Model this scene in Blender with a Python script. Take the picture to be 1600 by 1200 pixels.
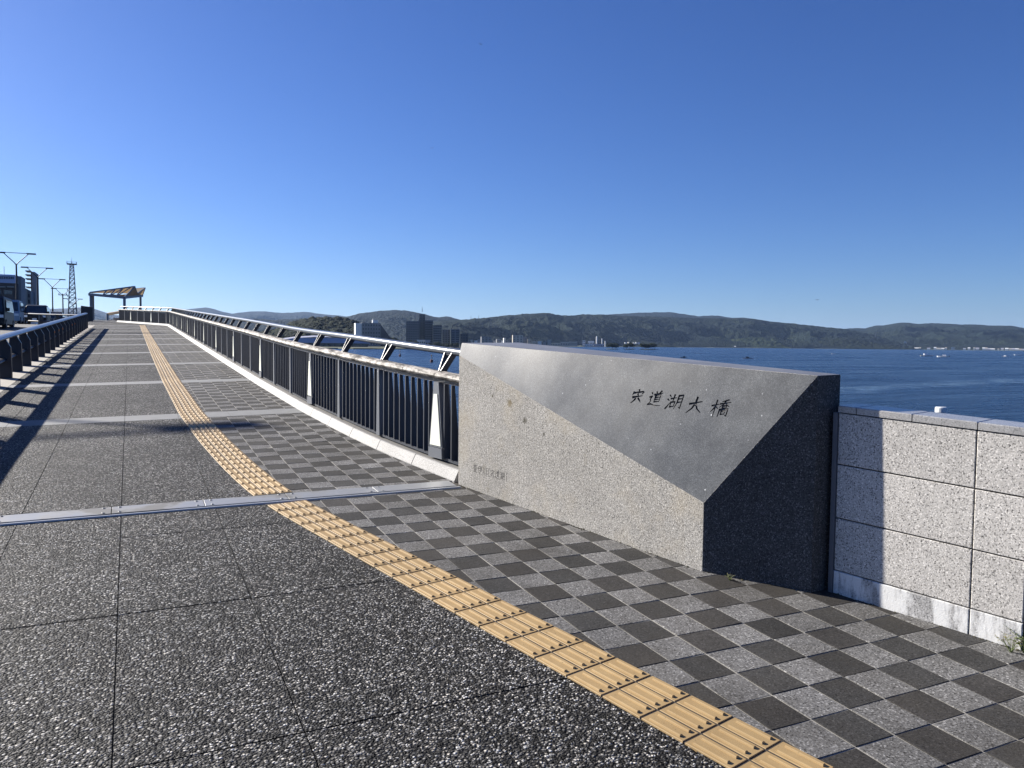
import bpy, bmesh, math, random
import numpy as np
from mathutils import Vector, Matrix, noise as mnoise
R = math.radians
random.seed(7)
for _o in list(bpy.data.objects):
    bpy.data.objects.remove(_o, do_unlink=True)
S = bpy.context.scene
COL = S.collection
C = COL

# ------------------------------------------------------------------ camera, sky, sun, exposure
FPX = 1217.0                                   # focal length in pixels of a 1600 px wide frame
YAW, PITCH, ROLL = R(26.12), R(2.918), R(-0.6)
CAM_H = 1.5
c_f = Vector((math.sin(YAW)*math.cos(PITCH), math.cos(YAW)*math.cos(PITCH), -math.sin(PITCH)))
c_r0 = Vector((math.cos(YAW), -math.sin(YAW), 0)); c_u0 = c_r0.cross(c_f)
c_r = c_r0*math.cos(ROLL) - c_u0*math.sin(ROLL); c_u = c_r.cross(c_f)
cd = bpy.data.cameras.new('camera'); cam = bpy.data.objects.new('camera', cd); C.objects.link(cam)
cd.sensor_width = 36; cd.lens = 36*FPX/1600; cd.clip_start = .05; cd.clip_end = 40000
cam.matrix_world = Matrix(((c_r.x, c_u.x, -c_f.x, 0), (c_r.y, c_u.y, -c_f.y, 0), (c_r.z, c_u.z, -c_f.z, CAM_H), (0, 0, 0, 1)))
S.camera = cam

SUN_AZ, SUN_EL = R(56.2), R(24)                # azimuth counted from -X towards +Y
sun_dir = Vector((-math.cos(SUN_AZ)*math.cos(SUN_EL), math.sin(SUN_AZ)*math.cos(SUN_EL), math.sin(SUN_EL)))
world = bpy.data.worlds.new('World'); S.world = world; world.use_nodes = True
wn = world.node_tree; wn.nodes.clear()
sky = wn.nodes.new('ShaderNodeTexSky'); sky.sky_type = 'NISHITA'; sky.sun_disc = False
sky.sun_elevation = SUN_EL; sky.sun_rotation = math.atan2(sun_dir.x, sun_dir.y)
sky.air_density = .9; sky.dust_density = .4; sky.ozone_density = 8.0; sky.altitude = 0
bg = wn.nodes.new('ShaderNodeBackground'); bg.inputs['Strength'].default_value = 0.05
wo = wn.nodes.new('ShaderNodeOutputWorld')
hsv = wn.nodes.new('ShaderNodeHueSaturation'); hsv.inputs['Saturation'].default_value = 1.08; hsv.inputs['Hue'].default_value = .513
wn.links.new(sky.outputs[0], hsv.inputs['Color']); wn.links.new(hsv.outputs[0], bg.inputs['Color']); wn.links.new(bg.outputs[0], wo.inputs['Surface'])
sl = bpy.data.lights.new('sun', 'SUN'); sl.energy = 5.0; sl.angle = R(.53); sl.color = (1, .94, .85)
so = bpy.data.objects.new('sun', sl); C.objects.link(so); so.rotation_euler = sun_dir.to_track_quat('Z', 'Y').to_euler(); so.location = (-30, 40, 40)
S.view_settings.view_transform = 'Standard'; S.view_settings.look = 'None'
S.view_settings.exposure = 1.3; S.view_settings.gamma = 1.0; S.view_settings.use_curve_mapping = False
S.cycles.max_bounces = 6; S.cycles.diffuse_bounces = 3; S.cycles.glossy_bounces = 3; S.cycles.volume_bounces = 0
S.cycles.use_denoising = True

def ray(px, py):
    """Direction from the camera through a pixel of the 1600x1200 photograph; used to work out where far things stand."""
    return c_f + c_r*((px-800)/FPX) - c_u*((py-600)/FPX)
def sight(px, py, Y):
    d = ray(px, py); return Vector((0, 0, CAM_H)) + d*(Y/d.y)
def bear(px, D, z, py=545):
    d = ray(px, py); h = Vector((d.x, d.y, 0)).normalized(); return Vector((h.x*D, h.y*D, z))
def zat(px, py, D):
    d = ray(px, py); return CAM_H + D*d.z/math.hypot(d.x, d.y)
WATER_Z = -5.0
HAZE = 2.2e-5

# ------------------------------------------------------------------ the bridge surface
def P(Y):
    if Y < 12: return .0525*Y
    if Y < 18: return .63+.0525*(Y-12)-.000625*(Y-12)**2
    z = .63+.0525*6-.0225+.045*(Y-18)
    if Y < 58: return z
    z = .63+.315-.0225+1.8; u = Y-58
    if u < 25: return z+.045*u-.0011*u*u
    return z+.045*25-.0011*625-.004*(u-25)
def sm(a, b, x):
    t = min(1, max(0, (x-a)/(b-a))); return t*t*(3-2*t)
def zg(X, Y): return P(Y)+.02*sm(5.8, 10.5, Y)*(max(-4, min(4, X))-.3)
def gv(X, Y, dz=0): return Vector((X, Y, zg(X, Y)+dz))
def gframe(X, Y, head=0.0, dz=0.0):
    """matrix at a point of the bridge: local y along the heading (0 = +Y, clockwise), z up off the slope"""
    e = .05; dx = (zg(X+e, Y)-zg(X-e, Y))/(2*e); dy = (zg(X, Y+e)-zg(X, Y-e))/(2*e)
    n = Vector((-dx, -dy, 1)).normalized(); h = Vector((math.sin(head), math.cos(head), 0))
    y = (h-n*h.dot(n)).normalized(); x = y.cross(n)
    return Matrix(((x.x, y.x, n.x, X), (x.y, y.y, n.y, Y), (x.z, y.z, n.z, zg(X, Y)+dz), (0, 0, 0, 1)))

# ------------------------------------------------------------------ object helpers
def tag(o, label=None, cat=None, group=None, kind=None):
    if label: o['label'] = label
    if cat: o['category'] = cat
    if group: o['group'] = group
    if kind: o['kind'] = kind
    return o
def link(name, data, parent=None, mat=None):
    o = bpy.data.objects.new(name, data); C.objects.link(o)
    if parent: o.parent = parent
    if mat is not None: o.matrix_local = mat
    return o
def empty(name, loc=(0, 0, 0), rz=0):
    o = bpy.data.objects.new(name, None); C.objects.link(o); o.location = loc; o.rotation_euler = (0, 0, rz); o.empty_display_size = .2
    return o
def copy_tree(o, parent=None):
    c = o.copy(); C.objects.link(c); c.parent = parent
    for ch in o.children: copy_tree(ch, c)
    return c
class MB:
    """collects shapes into one mesh"""
    def __init__(s): s.v = []; s.f = []; s.m = []
    def add(s, vs, fs, m=0):
        b = len(s.v); s.v += [tuple(v) for v in vs]; s.f += [tuple(i+b for i in f) for f in fs]; s.m += [m]*len(fs)
        return s
    def box(s, c, d, rz=0, m=0, M=None):
        x, y, z = [k/2 for k in d]; vs = [Vector((a*x, b*y, e*z)) for e in (-1, 1) for b in (-1, 1) for a in (-1, 1)]
        Q = Matrix.Translation(c) @ Matrix.Rotation(rz, 4, 'Z')
        if M is not None: Q = M @ Q
        return s.add([Q @ v for v in vs], [(0, 2, 3, 1), (4, 5, 7, 6), (0, 1, 5, 4), (2, 6, 7, 3), (0, 4, 6, 2), (1, 3, 7, 5)], m)
    def hexa(s, v, m=0):
        """eight corners: bottom ring 0-3 counter-clockwise, top ring 4-7"""
        return s.add(v, [(3, 2, 1, 0), (4, 5, 6, 7), (0, 1, 5, 4), (1, 2, 6, 5), (2, 3, 7, 6), (3, 0, 4, 7)], m)
    def bar(s, a, b, w, h=None, up=(0, 0, 1), m=0, w2=None):
        """rectangular bar from a to b"""
        a, b = Vector(a), Vector(b); h = h or w; d = (b-a).normalized(); u = Vector(up)
        if abs(d.dot(u)) > .98: u = Vector((0, 1, 0))
        x = d.cross(u).normalized(); y = x.cross(d); k = (w2 or w)/w
        r = lambda p, q: [p-x*w*q/2-y*h*q/2, p+x*w*q/2-y*h*q/2, p+x*w*q/2+y*h*q/2, p-x*w*q/2+y*h*q/2]
        return s.add(r(a, 1)+r(b, k), [(0, 1, 2, 3), (7, 6, 5, 4), (0, 4, 5, 1), (1, 5, 6, 2), (2, 6, 7, 3), (3, 7, 4, 0)], m)
    def tube(s, pts, r, n=8, r2=None, m=0, cap=True, sx=1.0):
        pts = [Vector(p) for p in pts]; rings = []; N = len(pts)
        for i, p in enumerate(pts):
            d = (pts[min(i+1, N-1)]-pts[max(i-1, 0)]).normalized()
            u = Vector((0, 0, 1)) if abs(d.z) < .95 else Vector((1, 0, 0))
            x = d.cross(u).normalized(); y = x.cross(d); rr = r if r2 is None else r+(r2-r)*i/(N-1)
            rings.append([p+x*rr*sx*math.cos(2*math.pi*k/n)+y*rr*math.sin(2*math.pi*k/n) for k in range(n)])
        vs = [v for g in rings for v in g]
        fs = [(i*n+k, i*n+(k+1) % n, (i+1)*n+(k+1) % n, (i+1)*n+k) for i in range(N-1) for k in range(n)]
        if cap: fs += [tuple(range(n-1, -1, -1)), tuple((N-1)*n+k for k in range(n))]
        return s.add(vs, fs, m)
    def sweep(s, frames, prof, m=0):
        """closed profile [(x,z)] carried through frames (origin, across, up)"""
        n = len(prof); vs = [o+a*x+u*z for o, a, u in frames for x, z in prof]; N = len(frames)
        fs = [(i*n+k, i*n+(k+1) % n, (i+1)*n+(k+1) % n, (i+1)*n+k) for i in range(N-1) for k in range(n)]
        fs += [tuple(range(n-1, -1, -1)), tuple((N-1)*n+k for k in range(n))]
        return s.add(vs, fs, m)
    def lathe(s, prof, n=12, c=(0, 0, 0), m=0):
        vs = [(c[0]+r*math.cos(2*math.pi*k/n), c[1]+r*math.sin(2*math.pi*k/n), c[2]+z) for r, z in prof for k in range(n)]
        fs = [(i*n+k, i*n+(k+1) % n, (i+1)*n+(k+1) % n, (i+1)*n+k) for i in range(len(prof)-1) for k in range(n)]
        return s.add(vs, fs, m)
    def slab(s, top, nrm, th, ch=.004, m=0):
        """chamfered piece: top = four corners counter-clockwise seen from the normal's side"""
        top = [Vector(t) for t in top]; n = Vector(nrm).normalized(); cen = sum(top, Vector())/len(top); k = len(top)
        ins = []
        for i, t in enumerate(top):
            a = (top[i-1]-t).normalized(); b = (top[(i+1) % k]-t).normalized(); ins.append(t+(a+b)*ch)
        ring = [t-n*ch for t in top]; bot = [t-n*th for t in top]
        fs = [tuple(range(k))]+[(k+i, k+(i+1) % k, (i+1) % k, i) for i in range(k)]+[(2*k+i, 2*k+(i+1) % k, k+(i+1) % k, k+i) for i in range(k)]
        return s.add(ins+ring+bot, fs, m)
    def mesh(s, name, mats, smooth=False):
        me = bpy.data.meshes.new(name); me.from_pydata(s.v, [], s.f)
        for mt in (mats if isinstance(mats, (list, tuple)) else [mats]): me.materials.append(mt)
        me.polygons.foreach_set('material_index', s.m)
        if smooth: me.polygons.foreach_set('use_smooth', [True]*len(s.f))
        me.update()
        if smooth: me.set_sharp_from_angle(angle=R(40))
        return me
    def build(s, name, mats, parent=None, mat=None, smooth=False):
        return link(name, s.mesh(name, mats, smooth), parent, mat)
    def build_at(s, name, mats, loc, parent=None, smooth=False):
        """vertices are in world space; the object's origin goes to loc (which is relative to the world)"""
        L = Vector(loc); s.v = [tuple(Vector(v)-L) for v in s.v]
        return link(name, s.mesh(name, mats, smooth), parent, Matrix.Translation(L))

# ------------------------------------------------------------------ materials
def mat(name):
    m = bpy.data.materials.new(name); m.use_nodes = True; nt = m.node_tree
    return m, nt, nt.nodes['Principled BSDF']
def N(nt, t, **kw):
    n = nt.nodes.new(t)
    for k, v in kw.items():
        if k in n.inputs: n.inputs[k].default_value = v
        else: setattr(n, k, v)
    return n
def L(nt, a, b): nt.links.new(a, b)
def ramp(nt, fac, stops, interp='LINEAR'):
    r = nt.nodes.new('ShaderNodeValToRGB'); r.color_ramp.interpolation = interp; e = r.color_ramp.elements
    while len(e) < len(stops): e.new(.5)
    for q, (p, c) in zip(e, stops):
        q.position = p; q.color = (c, c, c, 1) if not isinstance(c, tuple) else (*c, 1)
    if fac is not None: L(nt, fac, r.inputs[0])
    return r
def pos(nt, scale=None):
    g = nt.nodes.new('ShaderNodeNewGeometry')
    if scale is None: return g.outputs['Position']
    mp = nt.nodes.new('ShaderNodeMapping'); mp.inputs['Scale'].default_value = scale; L(nt, g.outputs['Position'], mp.inputs[0]); return mp.outputs[0]
def noise_(nt, v, scale, detail=3, rough=.55, out='Fac'):
    n = nt.nodes.new('ShaderNodeTexNoise'); n.inputs['Scale'].default_value = scale; n.inputs['Detail'].default_value = detail; n.inputs['Roughness'].default_value = rough
    L(nt, v, n.inputs['Vector']); return n.outputs[out]
def voro(nt, v, scale, out='Distance', feature='F1'):
    n = nt.nodes.new('ShaderNodeTexVoronoi'); n.feature = feature; n.inputs['Scale'].default_value = scale; L(nt, v, n.inputs['Vector']); return n.outputs[out]
def mix(nt, a, b, fac, mode='MIX'):
    m = nt.nodes.new('ShaderNodeMix'); m.data_type = 'RGBA'; m.blend_type = mode; m.clamp_result = False
    for sock, val in ((m.inputs['A'], a), (m.inputs['B'], b), (m.inputs['Factor'], fac)):
        if isinstance(val, (int, float)) and sock is m.inputs['Factor']: sock.default_value = val
        elif isinstance(val, tuple): sock.default_value = (*val, 1) if len(val) == 3 else val
        elif isinstance(val, (int, float)): sock.default_value = (val, val, val, 1)
        else: L(nt, val, sock)
    # the Mix node has several hidden A/B sockets: pick the colour ones
    return m
def cmix(nt, a, b, fac, mode='MIX'):
    m = nt.nodes.new('ShaderNodeMix'); m.data_type = 'RGBA'; m.blend_type = mode
    fs, As, Bs = m.inputs[0], m.inputs[6], m.inputs[7]
    for sock, val in ((As, a), (Bs, b)):
        if isinstance(val, tuple): sock.default_value = (*val, 1)
        elif isinstance(val, (int, float)): sock.default_value = (val, val, val, 1)
        else: L(nt, val, sock)
    if isinstance(fac, (int, float)): fs.default_value = fac
    else: L(nt, fac, fs)
    return m.outputs[2]
def math_(nt, op, a, b=None, clamp=False):
    n = nt.nodes.new('ShaderNodeMath'); n.operation = op; n.use_clamp = clamp
    for i, v in enumerate((a, b)):
        if v is None: continue
        if isinstance(v, (int, float)): n.inputs[i].default_value = v
        else: L(nt, v, n.inputs[i])
    return n.outputs[0]
def bump(nt, h, strength, dist, normal=None):
    b = nt.nodes.new('ShaderNodeBump'); b.inputs['Strength'].default_value = strength; b.inputs['Distance'].default_value = dist
    L(nt, h, b.inputs['Height'])
    if normal is not None: L(nt, normal, b.inputs['Normal'])
    return b.outputs[0]
def plain(name, col, rough=.6, metal=0, spec=.5, var=.15, scale=4, bmp=0):
    m, nt, p = mat(name); v = pos(nt)
    f = noise_(nt, v, scale, 4)
    c = cmix(nt, tuple(k*(1-var) for k in col), tuple(min(1, k*(1+var)) for k in col), f)
    L(nt, c, p.inputs['Base Color']); p.inputs['Roughness'].default_value = rough; p.inputs['Metallic'].default_value = metal
    p.inputs['Specular IOR Level'].default_value = spec
    if bmp: L(nt, bump(nt, noise_(nt, v, scale*12, 3), .4, bmp), p.inputs['Normal'])
    return m
def granite(name, dark, mid, light, scale=170, rough=.7, bmp=.0012, bs=.5, spec=.4, dirt=None, big=.25, coat=0, tint=(1, .985, .96), tv=.0):
    m, nt, p = mat(name); v = pos(nt)
    cell = voro(nt, v, scale, 'Color'); sep = nt.nodes.new('ShaderNodeSeparateColor'); L(nt, cell, sep.inputs[0])
    fine = noise_(nt, v, scale*.8, 3, .65)
    f = math_(nt, 'ADD', math_(nt, 'MULTIPLY', sep.outputs[0], .42), math_(nt, 'MULTIPLY', math_(nt, 'ADD', math_(nt, 'MULTIPLY', math_(nt, 'SUBTRACT', fine, .5), 1.9), .5), .58))
    r = ramp(nt, f, [(.2, dark), (.42, mid), (.62, mid), (.82, light)])
    oi = nt.nodes.new('ShaderNodeObjectInfo'); tone = ramp(nt, oi.outputs['Random'], [(0, tuple(k*(1-tv) for k in tint)), (1, tuple(k*(1+tv) for k in tint))])
    base_ = cmix(nt, r.outputs[0], tone.outputs[0], 1.0, 'MULTIPLY')
    b = noise_(nt, v, 2.2, 4)
    c = cmix(nt, base_, ramp(nt, b, [(.3, 1-big), (.7, 1+big)]).outputs[0], 1.0, 'MULTIPLY')
    if dirt: c = dirt(nt, v, c)
    L(nt, c, p.inputs['Base Color']); p.inputs['Roughness'].default_value = rough; p.inputs['Specular IOR Level'].default_value = spec
    h = math_(nt, 'ADD', fine, sep.outputs[1])
    if bmp: L(nt, bump(nt, h, bs, bmp), p.inputs['Normal'])
    p.inputs['Coat Weight'].default_value = coat
    return m
def aggregate(name):
    m, nt, p = mat(name); v = pos(nt)
    d = noise_(nt, v, 60, 2, out='Color')
    vv = nt.nodes.new('ShaderNodeMixRGB'); vv.blend_type = 'ADD'; vv.inputs[0].default_value = .012; L(nt, v, vv.inputs[1]); L(nt, d, vv.inputs[2])
    cell = voro(nt, vv.outputs[0], 98, 'Color'); sep = nt.nodes.new('ShaderNodeSeparateColor'); L(nt, cell, sep.inputs[0])
    dist = voro(nt, vv.outputs[0], 98, 'Distance')
    r = ramp(nt, sep.outputs[0], [(0, .004), (.34, .013), (.54, .044), (.73, .12), (.88, .28), (1, .54)])
    tint = cmix(nt, (1, .94, .84), (.97, .98, .98), sep.outputs[1])
    c = cmix(nt, r.outputs[0], tint, 1.0, 'MULTIPLY')
    c = cmix(nt, c, (.012, .012, .013), ramp(nt, dist, [(.42, 0.0), (.75, .95)]).outputs[0])
    big = noise_(nt, v, 1.1, 6, .68)
    c = cmix(nt, c, ramp(nt, big, [(.3, .66), (.7, 1.3)]).outputs[0], 1.0, 'MULTIPLY')
    smear = ramp(nt, noise_(nt, v, 3.4, 6, .75), [(.6, 0.0), (.72, .42)]).outputs[0]
    c = cmix(nt, c, (.075, .068, .058), smear)
    L(nt, c, p.inputs['Base Color']); p.inputs['Roughness'].default_value = .7; p.inputs['Specular IOR Level'].default_value = .12
    hgt = math_(nt, 'SUBTRACT', sep.outputs[2], math_(nt, 'MULTIPLY', dist, 2.0))
    L(nt, bump(nt, hgt, 1.0, .0042), p.inputs['Normal'])
    return m
M = {}
M['aggregate'] = aggregate('washed pebble concrete')
M['grout'] = plain('joint mortar', (.16, .155, .145), .95, var=.3, scale=12)
M['mortar'] = plain('sandy joint mortar', (.3, .285, .25), .95, var=.45, scale=6)
M['band'] = plain('light concrete band', (.175, .18, .183), .85, var=.22, scale=9, bmp=.002)
M['edging'] = plain('pale concrete edging', (.3, .275, .235), .85, var=.22, scale=7, bmp=.002)
def tile_dirt(nt, v, c):
    # trodden-in soil, gum and water marks over the paving
    s = ramp(nt, noise_(nt, v, 1.7, 6, .7), [(.42, 0.0), (.72, .5)]).outputs[0]
    c = cmix(nt, c, (.055, .048, .038), s)
    g = ramp(nt, voro(nt, v, 2.3, 'Distance'), [(.018, .8), (.03, 0.0)]).outputs[0]
    return cmix(nt, c, (.02, .02, .02), g)
M['tile_light'] = granite('pale speckled paving stone', .025, .15, .42, 150, .8, .0016, .5, spec=.15, dirt=tile_dirt, tv=.12)
M['tile_light2'] = granite('pale grey paving stone', .03, .155, .4, 140, .8, .0016, .5, spec=.15, dirt=tile_dirt, tv=.12)
M['tile_dark'] = granite('dark paving stone', .018, .045, .09, 150, .8, .0012, .5, spec=.15, dirt=tile_dirt, tv=.2)
M['tile_dark2'] = granite('brownish dark paving stone', .02, .045, .085, 140, .8, .0012, .5, spec=.15, dirt=tile_dirt, tv=.2, tint=(1.03, .985, .945))
def tact(name):
    m, nt, p = mat(name); v = pos(nt)
    f = noise_(nt, v, 14, 5); g = noise_(nt, v, 1.1, 3)
    c = cmix(nt, (.31, .205, .092), (.42, .3, .148), f); c = cmix(nt, c, ramp(nt, g, [(.3, .85), (.7, 1.12)]).outputs[0], 1.0, 'MULTIPLY')
    s = ramp(nt, noise_(nt, v, 55, 3), [(.68, 0.0), (.74, .6)]).outputs[0]
    c = cmix(nt, c, (.1, .075, .04), s)
    L(nt, c, p.inputs['Base Color']); p.inputs['Roughness'].default_value = .6; p.inputs['Specular IOR Level'].default_value = .3
    L(nt, bump(nt, noise_(nt, v, 500, 2), .3, .0006), p.inputs['Normal']); return m
M['tactile'] = tact('ochre tactile tile')
M['kerb'] = granite('pale kerb granite', .13, .27, .4, 150, .7, .0012, .4, big=.12)
def dirt_front(nt, v, c):
    # ochre and dark lichen spots below the sloped face, warm stain near the ground
    s = ramp(nt, noise_(nt, v, 7, 6, .7), [(.63, 0.0), (.75, .55)]).outputs[0]
    c = cmix(nt, c, (.12, .1, .05), s)
    for (X_, Y_, Z_), rad_, col_ in (((2.607, 5.352, 1.05), .055, (.1, .075, .03)), ((2.645, 5.17, .93), .045, (.05, .045, .03)), ((2.56, 5.57, 1.09), .02, (.06, .05, .03)), ((2.69, 4.95, .85), .02, (.05, .045, .03))):
        vd = nt.nodes.new('ShaderNodeVectorMath'); vd.operation = 'DISTANCE'; L(nt, v, vd.inputs[0]); vd.inputs[1].default_value = (X_, Y_, Z_)
        q_ = math_(nt, 'ADD', math_(nt, 'MULTIPLY', vd.outputs['Value'], 1/rad_), math_(nt, 'MULTIPLY', noise_(nt, v, 70, 4, .7), 1.6))
        c = cmix(nt, c, col_, ramp(nt, math_(nt, 'MULTIPLY', q_, .5), [(.55, .9), (.72, 0.0)]).outputs[0])
    s2 = ramp(nt, noise_(nt, v, 3.1, 4, .6), [(.5, 0.0), (.8, .4)]).outputs[0]
    return cmix(nt, c, (.4, .34, .24), s2)
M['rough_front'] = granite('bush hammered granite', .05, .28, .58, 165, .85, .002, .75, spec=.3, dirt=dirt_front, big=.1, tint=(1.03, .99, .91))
M['rough_shaded'] = granite('shade darkened rough granite', .015, .07, .24, 165, .85, .003, .9, spec=.3, big=.12)  # rough granite again, its colour darkened to stand for the side's shade
def polished(name):
    m, nt, p = mat(name); v = pos(nt)
    cell = voro(nt, v, 260, 'Color'); sep = nt.nodes.new('ShaderNodeSeparateColor'); L(nt, cell, sep.inputs[0])
    r = ramp(nt, sep.outputs[0], [(0, .04), (.5, .068), (.9, .1), (1, .14)])
    cl = noise_(nt, v, 6, 6, .65); cl2 = noise_(nt, v, 1.4, 3)
    c = cmix(nt, r.outputs[0], ramp(nt, cl, [(.3, .68), (.7, 1.4)]).outputs[0], 1.0, 'MULTIPLY')
    c = cmix(nt, c, (.96, 1.0, .99), 1.0, 'MULTIPLY')
    glint = ramp(nt, voro(nt, v, 42, 'Color'), [(.88, 0.0), (.94, .8)]).outputs[0]  # crystal glints painted into the base colour as pale flecks
    sp = voro(nt, v, 42, 'Distance'); near = ramp(nt, sp, [(.1, 1.0), (.24, 0.0)]).outputs[0]
    k = math_(nt, 'MULTIPLY', glint, near)
    c = cmix(nt, c, (.75, .77, .77), k)
    L(nt, c, p.inputs['Base Color'])
    L(nt, ramp(nt, cl2, [(.3, .3), (.7, .4)]).outputs[0], p.inputs['Roughness']); p.inputs['Specular IOR Level'].default_value = .6
    L(nt, bump(nt, noise_(nt, v, 400, 2), .1, .0004), p.inputs['Normal'])
    return m
M['polished'] = polished('honed grey granite')
M['carved'] = plain('carved recess', (.07, .07, .068), .9)
M['panel'] = granite('white flecked wall granite', .05, .45, .8, 170, .8, .0015, .3, big=.12, tint=(.97, .93, .865), tv=.08)
def dirt_plinth(nt, v, c):
    mp = nt.nodes.new('ShaderNodeMapping'); mp.inputs['Scale'].default_value = (9, 9, 2.2); L(nt, v, mp.inputs[0])
    s = ramp(nt, noise_(nt, mp.outputs[0], 1.0, 5, .7), [(.44, 0.0), (.56, .85)]).outputs[0]
    return cmix(nt, c, (.72, .72, .7), s)
M['plinth'] = granite('lime streaked plinth granite', .06, .34, .6, 170, .8, .0015, .35, dirt=dirt_plinth, big=.1)
M['stone_top'] = granite('honed stone top', .1, .19, .28, 230, .42, .0006, .15, spec=.6)
M['coping'] = granite('coping granite', .16, .32, .46, 190, .26, .0006, .12, spec=.7)
M['recess'] = plain('dark joint', (.035, .03, .026), .95)
def steel(name, col, rough, patch=False):
    m, nt, p = mat(name); v = pos(nt)
    f = noise_(nt, v, 5, 5, .6); st = noise_(nt, pos(nt, (1, 1, 1)), 2.0, 4)
    c = cmix(nt, tuple(k*.8 for k in col), col, f)
    if patch:
        w = ramp(nt, st, [(.5, 0.0), (.56, .35), (.62, 1.0)]).outputs[0]
        c = cmix(nt, c, (.13, .13, .13), w)
        L(nt, ramp(nt, w, [(0, rough), (1, .8)]).outputs[0], p.inputs['Roughness'])
        L(nt, ramp(nt, w, [(0, .3), (1, 0.0)]).outputs[0], p.inputs['Metallic'])
    else:
        p.inputs['Roughness'].default_value = rough; p.inputs['Metallic'].default_value = 1
    L(nt, c, p.inputs['Base Color']); return m
M['joint_steel'] = steel('worn joint steel', (.33, .34, .35), .5, True)
M['stainless'] = plain('grey rail tube', (.085, .1, .12), .3, var=.1)
M['bright_rail'] = plain('bright steel bar', (.5, .51, .52), .4, metal=.2)
M['navy'] = plain('navy painted steel', (.028, .034, .048), .45, var=.1)
M['grey_paint'] = plain('grey painted post', (.1, .11, .128), .45, var=.1)
M['lens'] = plain('milky lamp cover', (.72, .74, .64), .4, var=.04)
def weathered(name):
    m, nt, p = mat(name)
    v = pos(nt)
    mp = nt.nodes.new('ShaderNodeMapping'); mp.inputs['Scale'].default_value = (2.2, .55, 1); mp.inputs['Rotation'].default_value = (0, 0, R(12)); L(nt, v, mp.inputs[0])
    n1 = noise_(nt, mp.outputs[0], 7, 8, .74); n2 = noise_(nt, v, 3, 4)
    c = ramp(nt, n1, [(.39, (.04, .036, .033)), (.47, (.15, .138, .12)), (.54, (.4, .37, .33)), (.66, (.62, .585, .53))])
    c = cmix(nt, c.outputs[0], ramp(nt, n2, [(.3, .8), (.7, 1.15)]).outputs[0], 1.0, 'MULTIPLY')
    L(nt, c, p.inputs['Base Color']); p.inputs['Roughness'].default_value = .7; p.inputs['Specular IOR Level'].default_value = .3
    L(nt, bump(nt, n1, .5, .004), p.inputs['Normal']); return m
M['weathered'] = weathered('peeling beige handrail')
M['barrier'] = plain('dark navy barrier steel', (.012, .014, .024), .4, var=.1)
M['asphalt'] = plain('asphalt', (.05, .05, .052), .9, var=.2, scale=2, bmp=.003)
M['white_line'] = plain('road paint', (.7, .7, .68), .7)
M['orange'] = plain('orange reflector', (.75, .2, .02), .3)
M['moss'] = plain('dark moss and soil', (.05, .045, .025), .95, var=.4, scale=30)
M['leaf'] = plain('weed leaf', (.09, .12, .03), .6, var=.35, scale=40)
M['dry_leaf'] = plain('dry weed leaf', (.2, .17, .07), .7, var=.3, scale=40)
M['white_paint'] = plain('white paint', (.78, .78, .77), .5, var=.04)
M['pvc'] = plain('pale pipe cap', (.68, .7, .7), .4)

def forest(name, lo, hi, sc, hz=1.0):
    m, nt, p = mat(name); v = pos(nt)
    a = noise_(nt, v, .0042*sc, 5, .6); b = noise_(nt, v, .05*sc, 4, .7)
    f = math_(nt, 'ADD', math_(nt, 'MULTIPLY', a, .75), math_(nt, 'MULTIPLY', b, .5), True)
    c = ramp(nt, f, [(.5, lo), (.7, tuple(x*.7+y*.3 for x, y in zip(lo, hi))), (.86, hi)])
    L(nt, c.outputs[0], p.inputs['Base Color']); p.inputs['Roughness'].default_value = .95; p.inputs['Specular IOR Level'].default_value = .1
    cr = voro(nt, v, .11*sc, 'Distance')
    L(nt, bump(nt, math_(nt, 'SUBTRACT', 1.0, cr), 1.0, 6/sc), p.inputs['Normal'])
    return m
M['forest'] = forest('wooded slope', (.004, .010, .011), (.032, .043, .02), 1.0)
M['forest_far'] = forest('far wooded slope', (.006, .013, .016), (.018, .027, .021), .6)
M['grove'] = forest('light green bamboo grove slope', (.012, .022, .012), (.055, .066, .026), 1.6)  # lighter yellow-green of the bamboo itself
M['forest_near'] = forest('dense evergreen crowns', (.006, .010, .005), (.024, .032, .012), 2.5)
M['shore'] = plain('shore grass and scrub', (.05, .06, .025), .95, var=.5, scale=.03)
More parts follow.
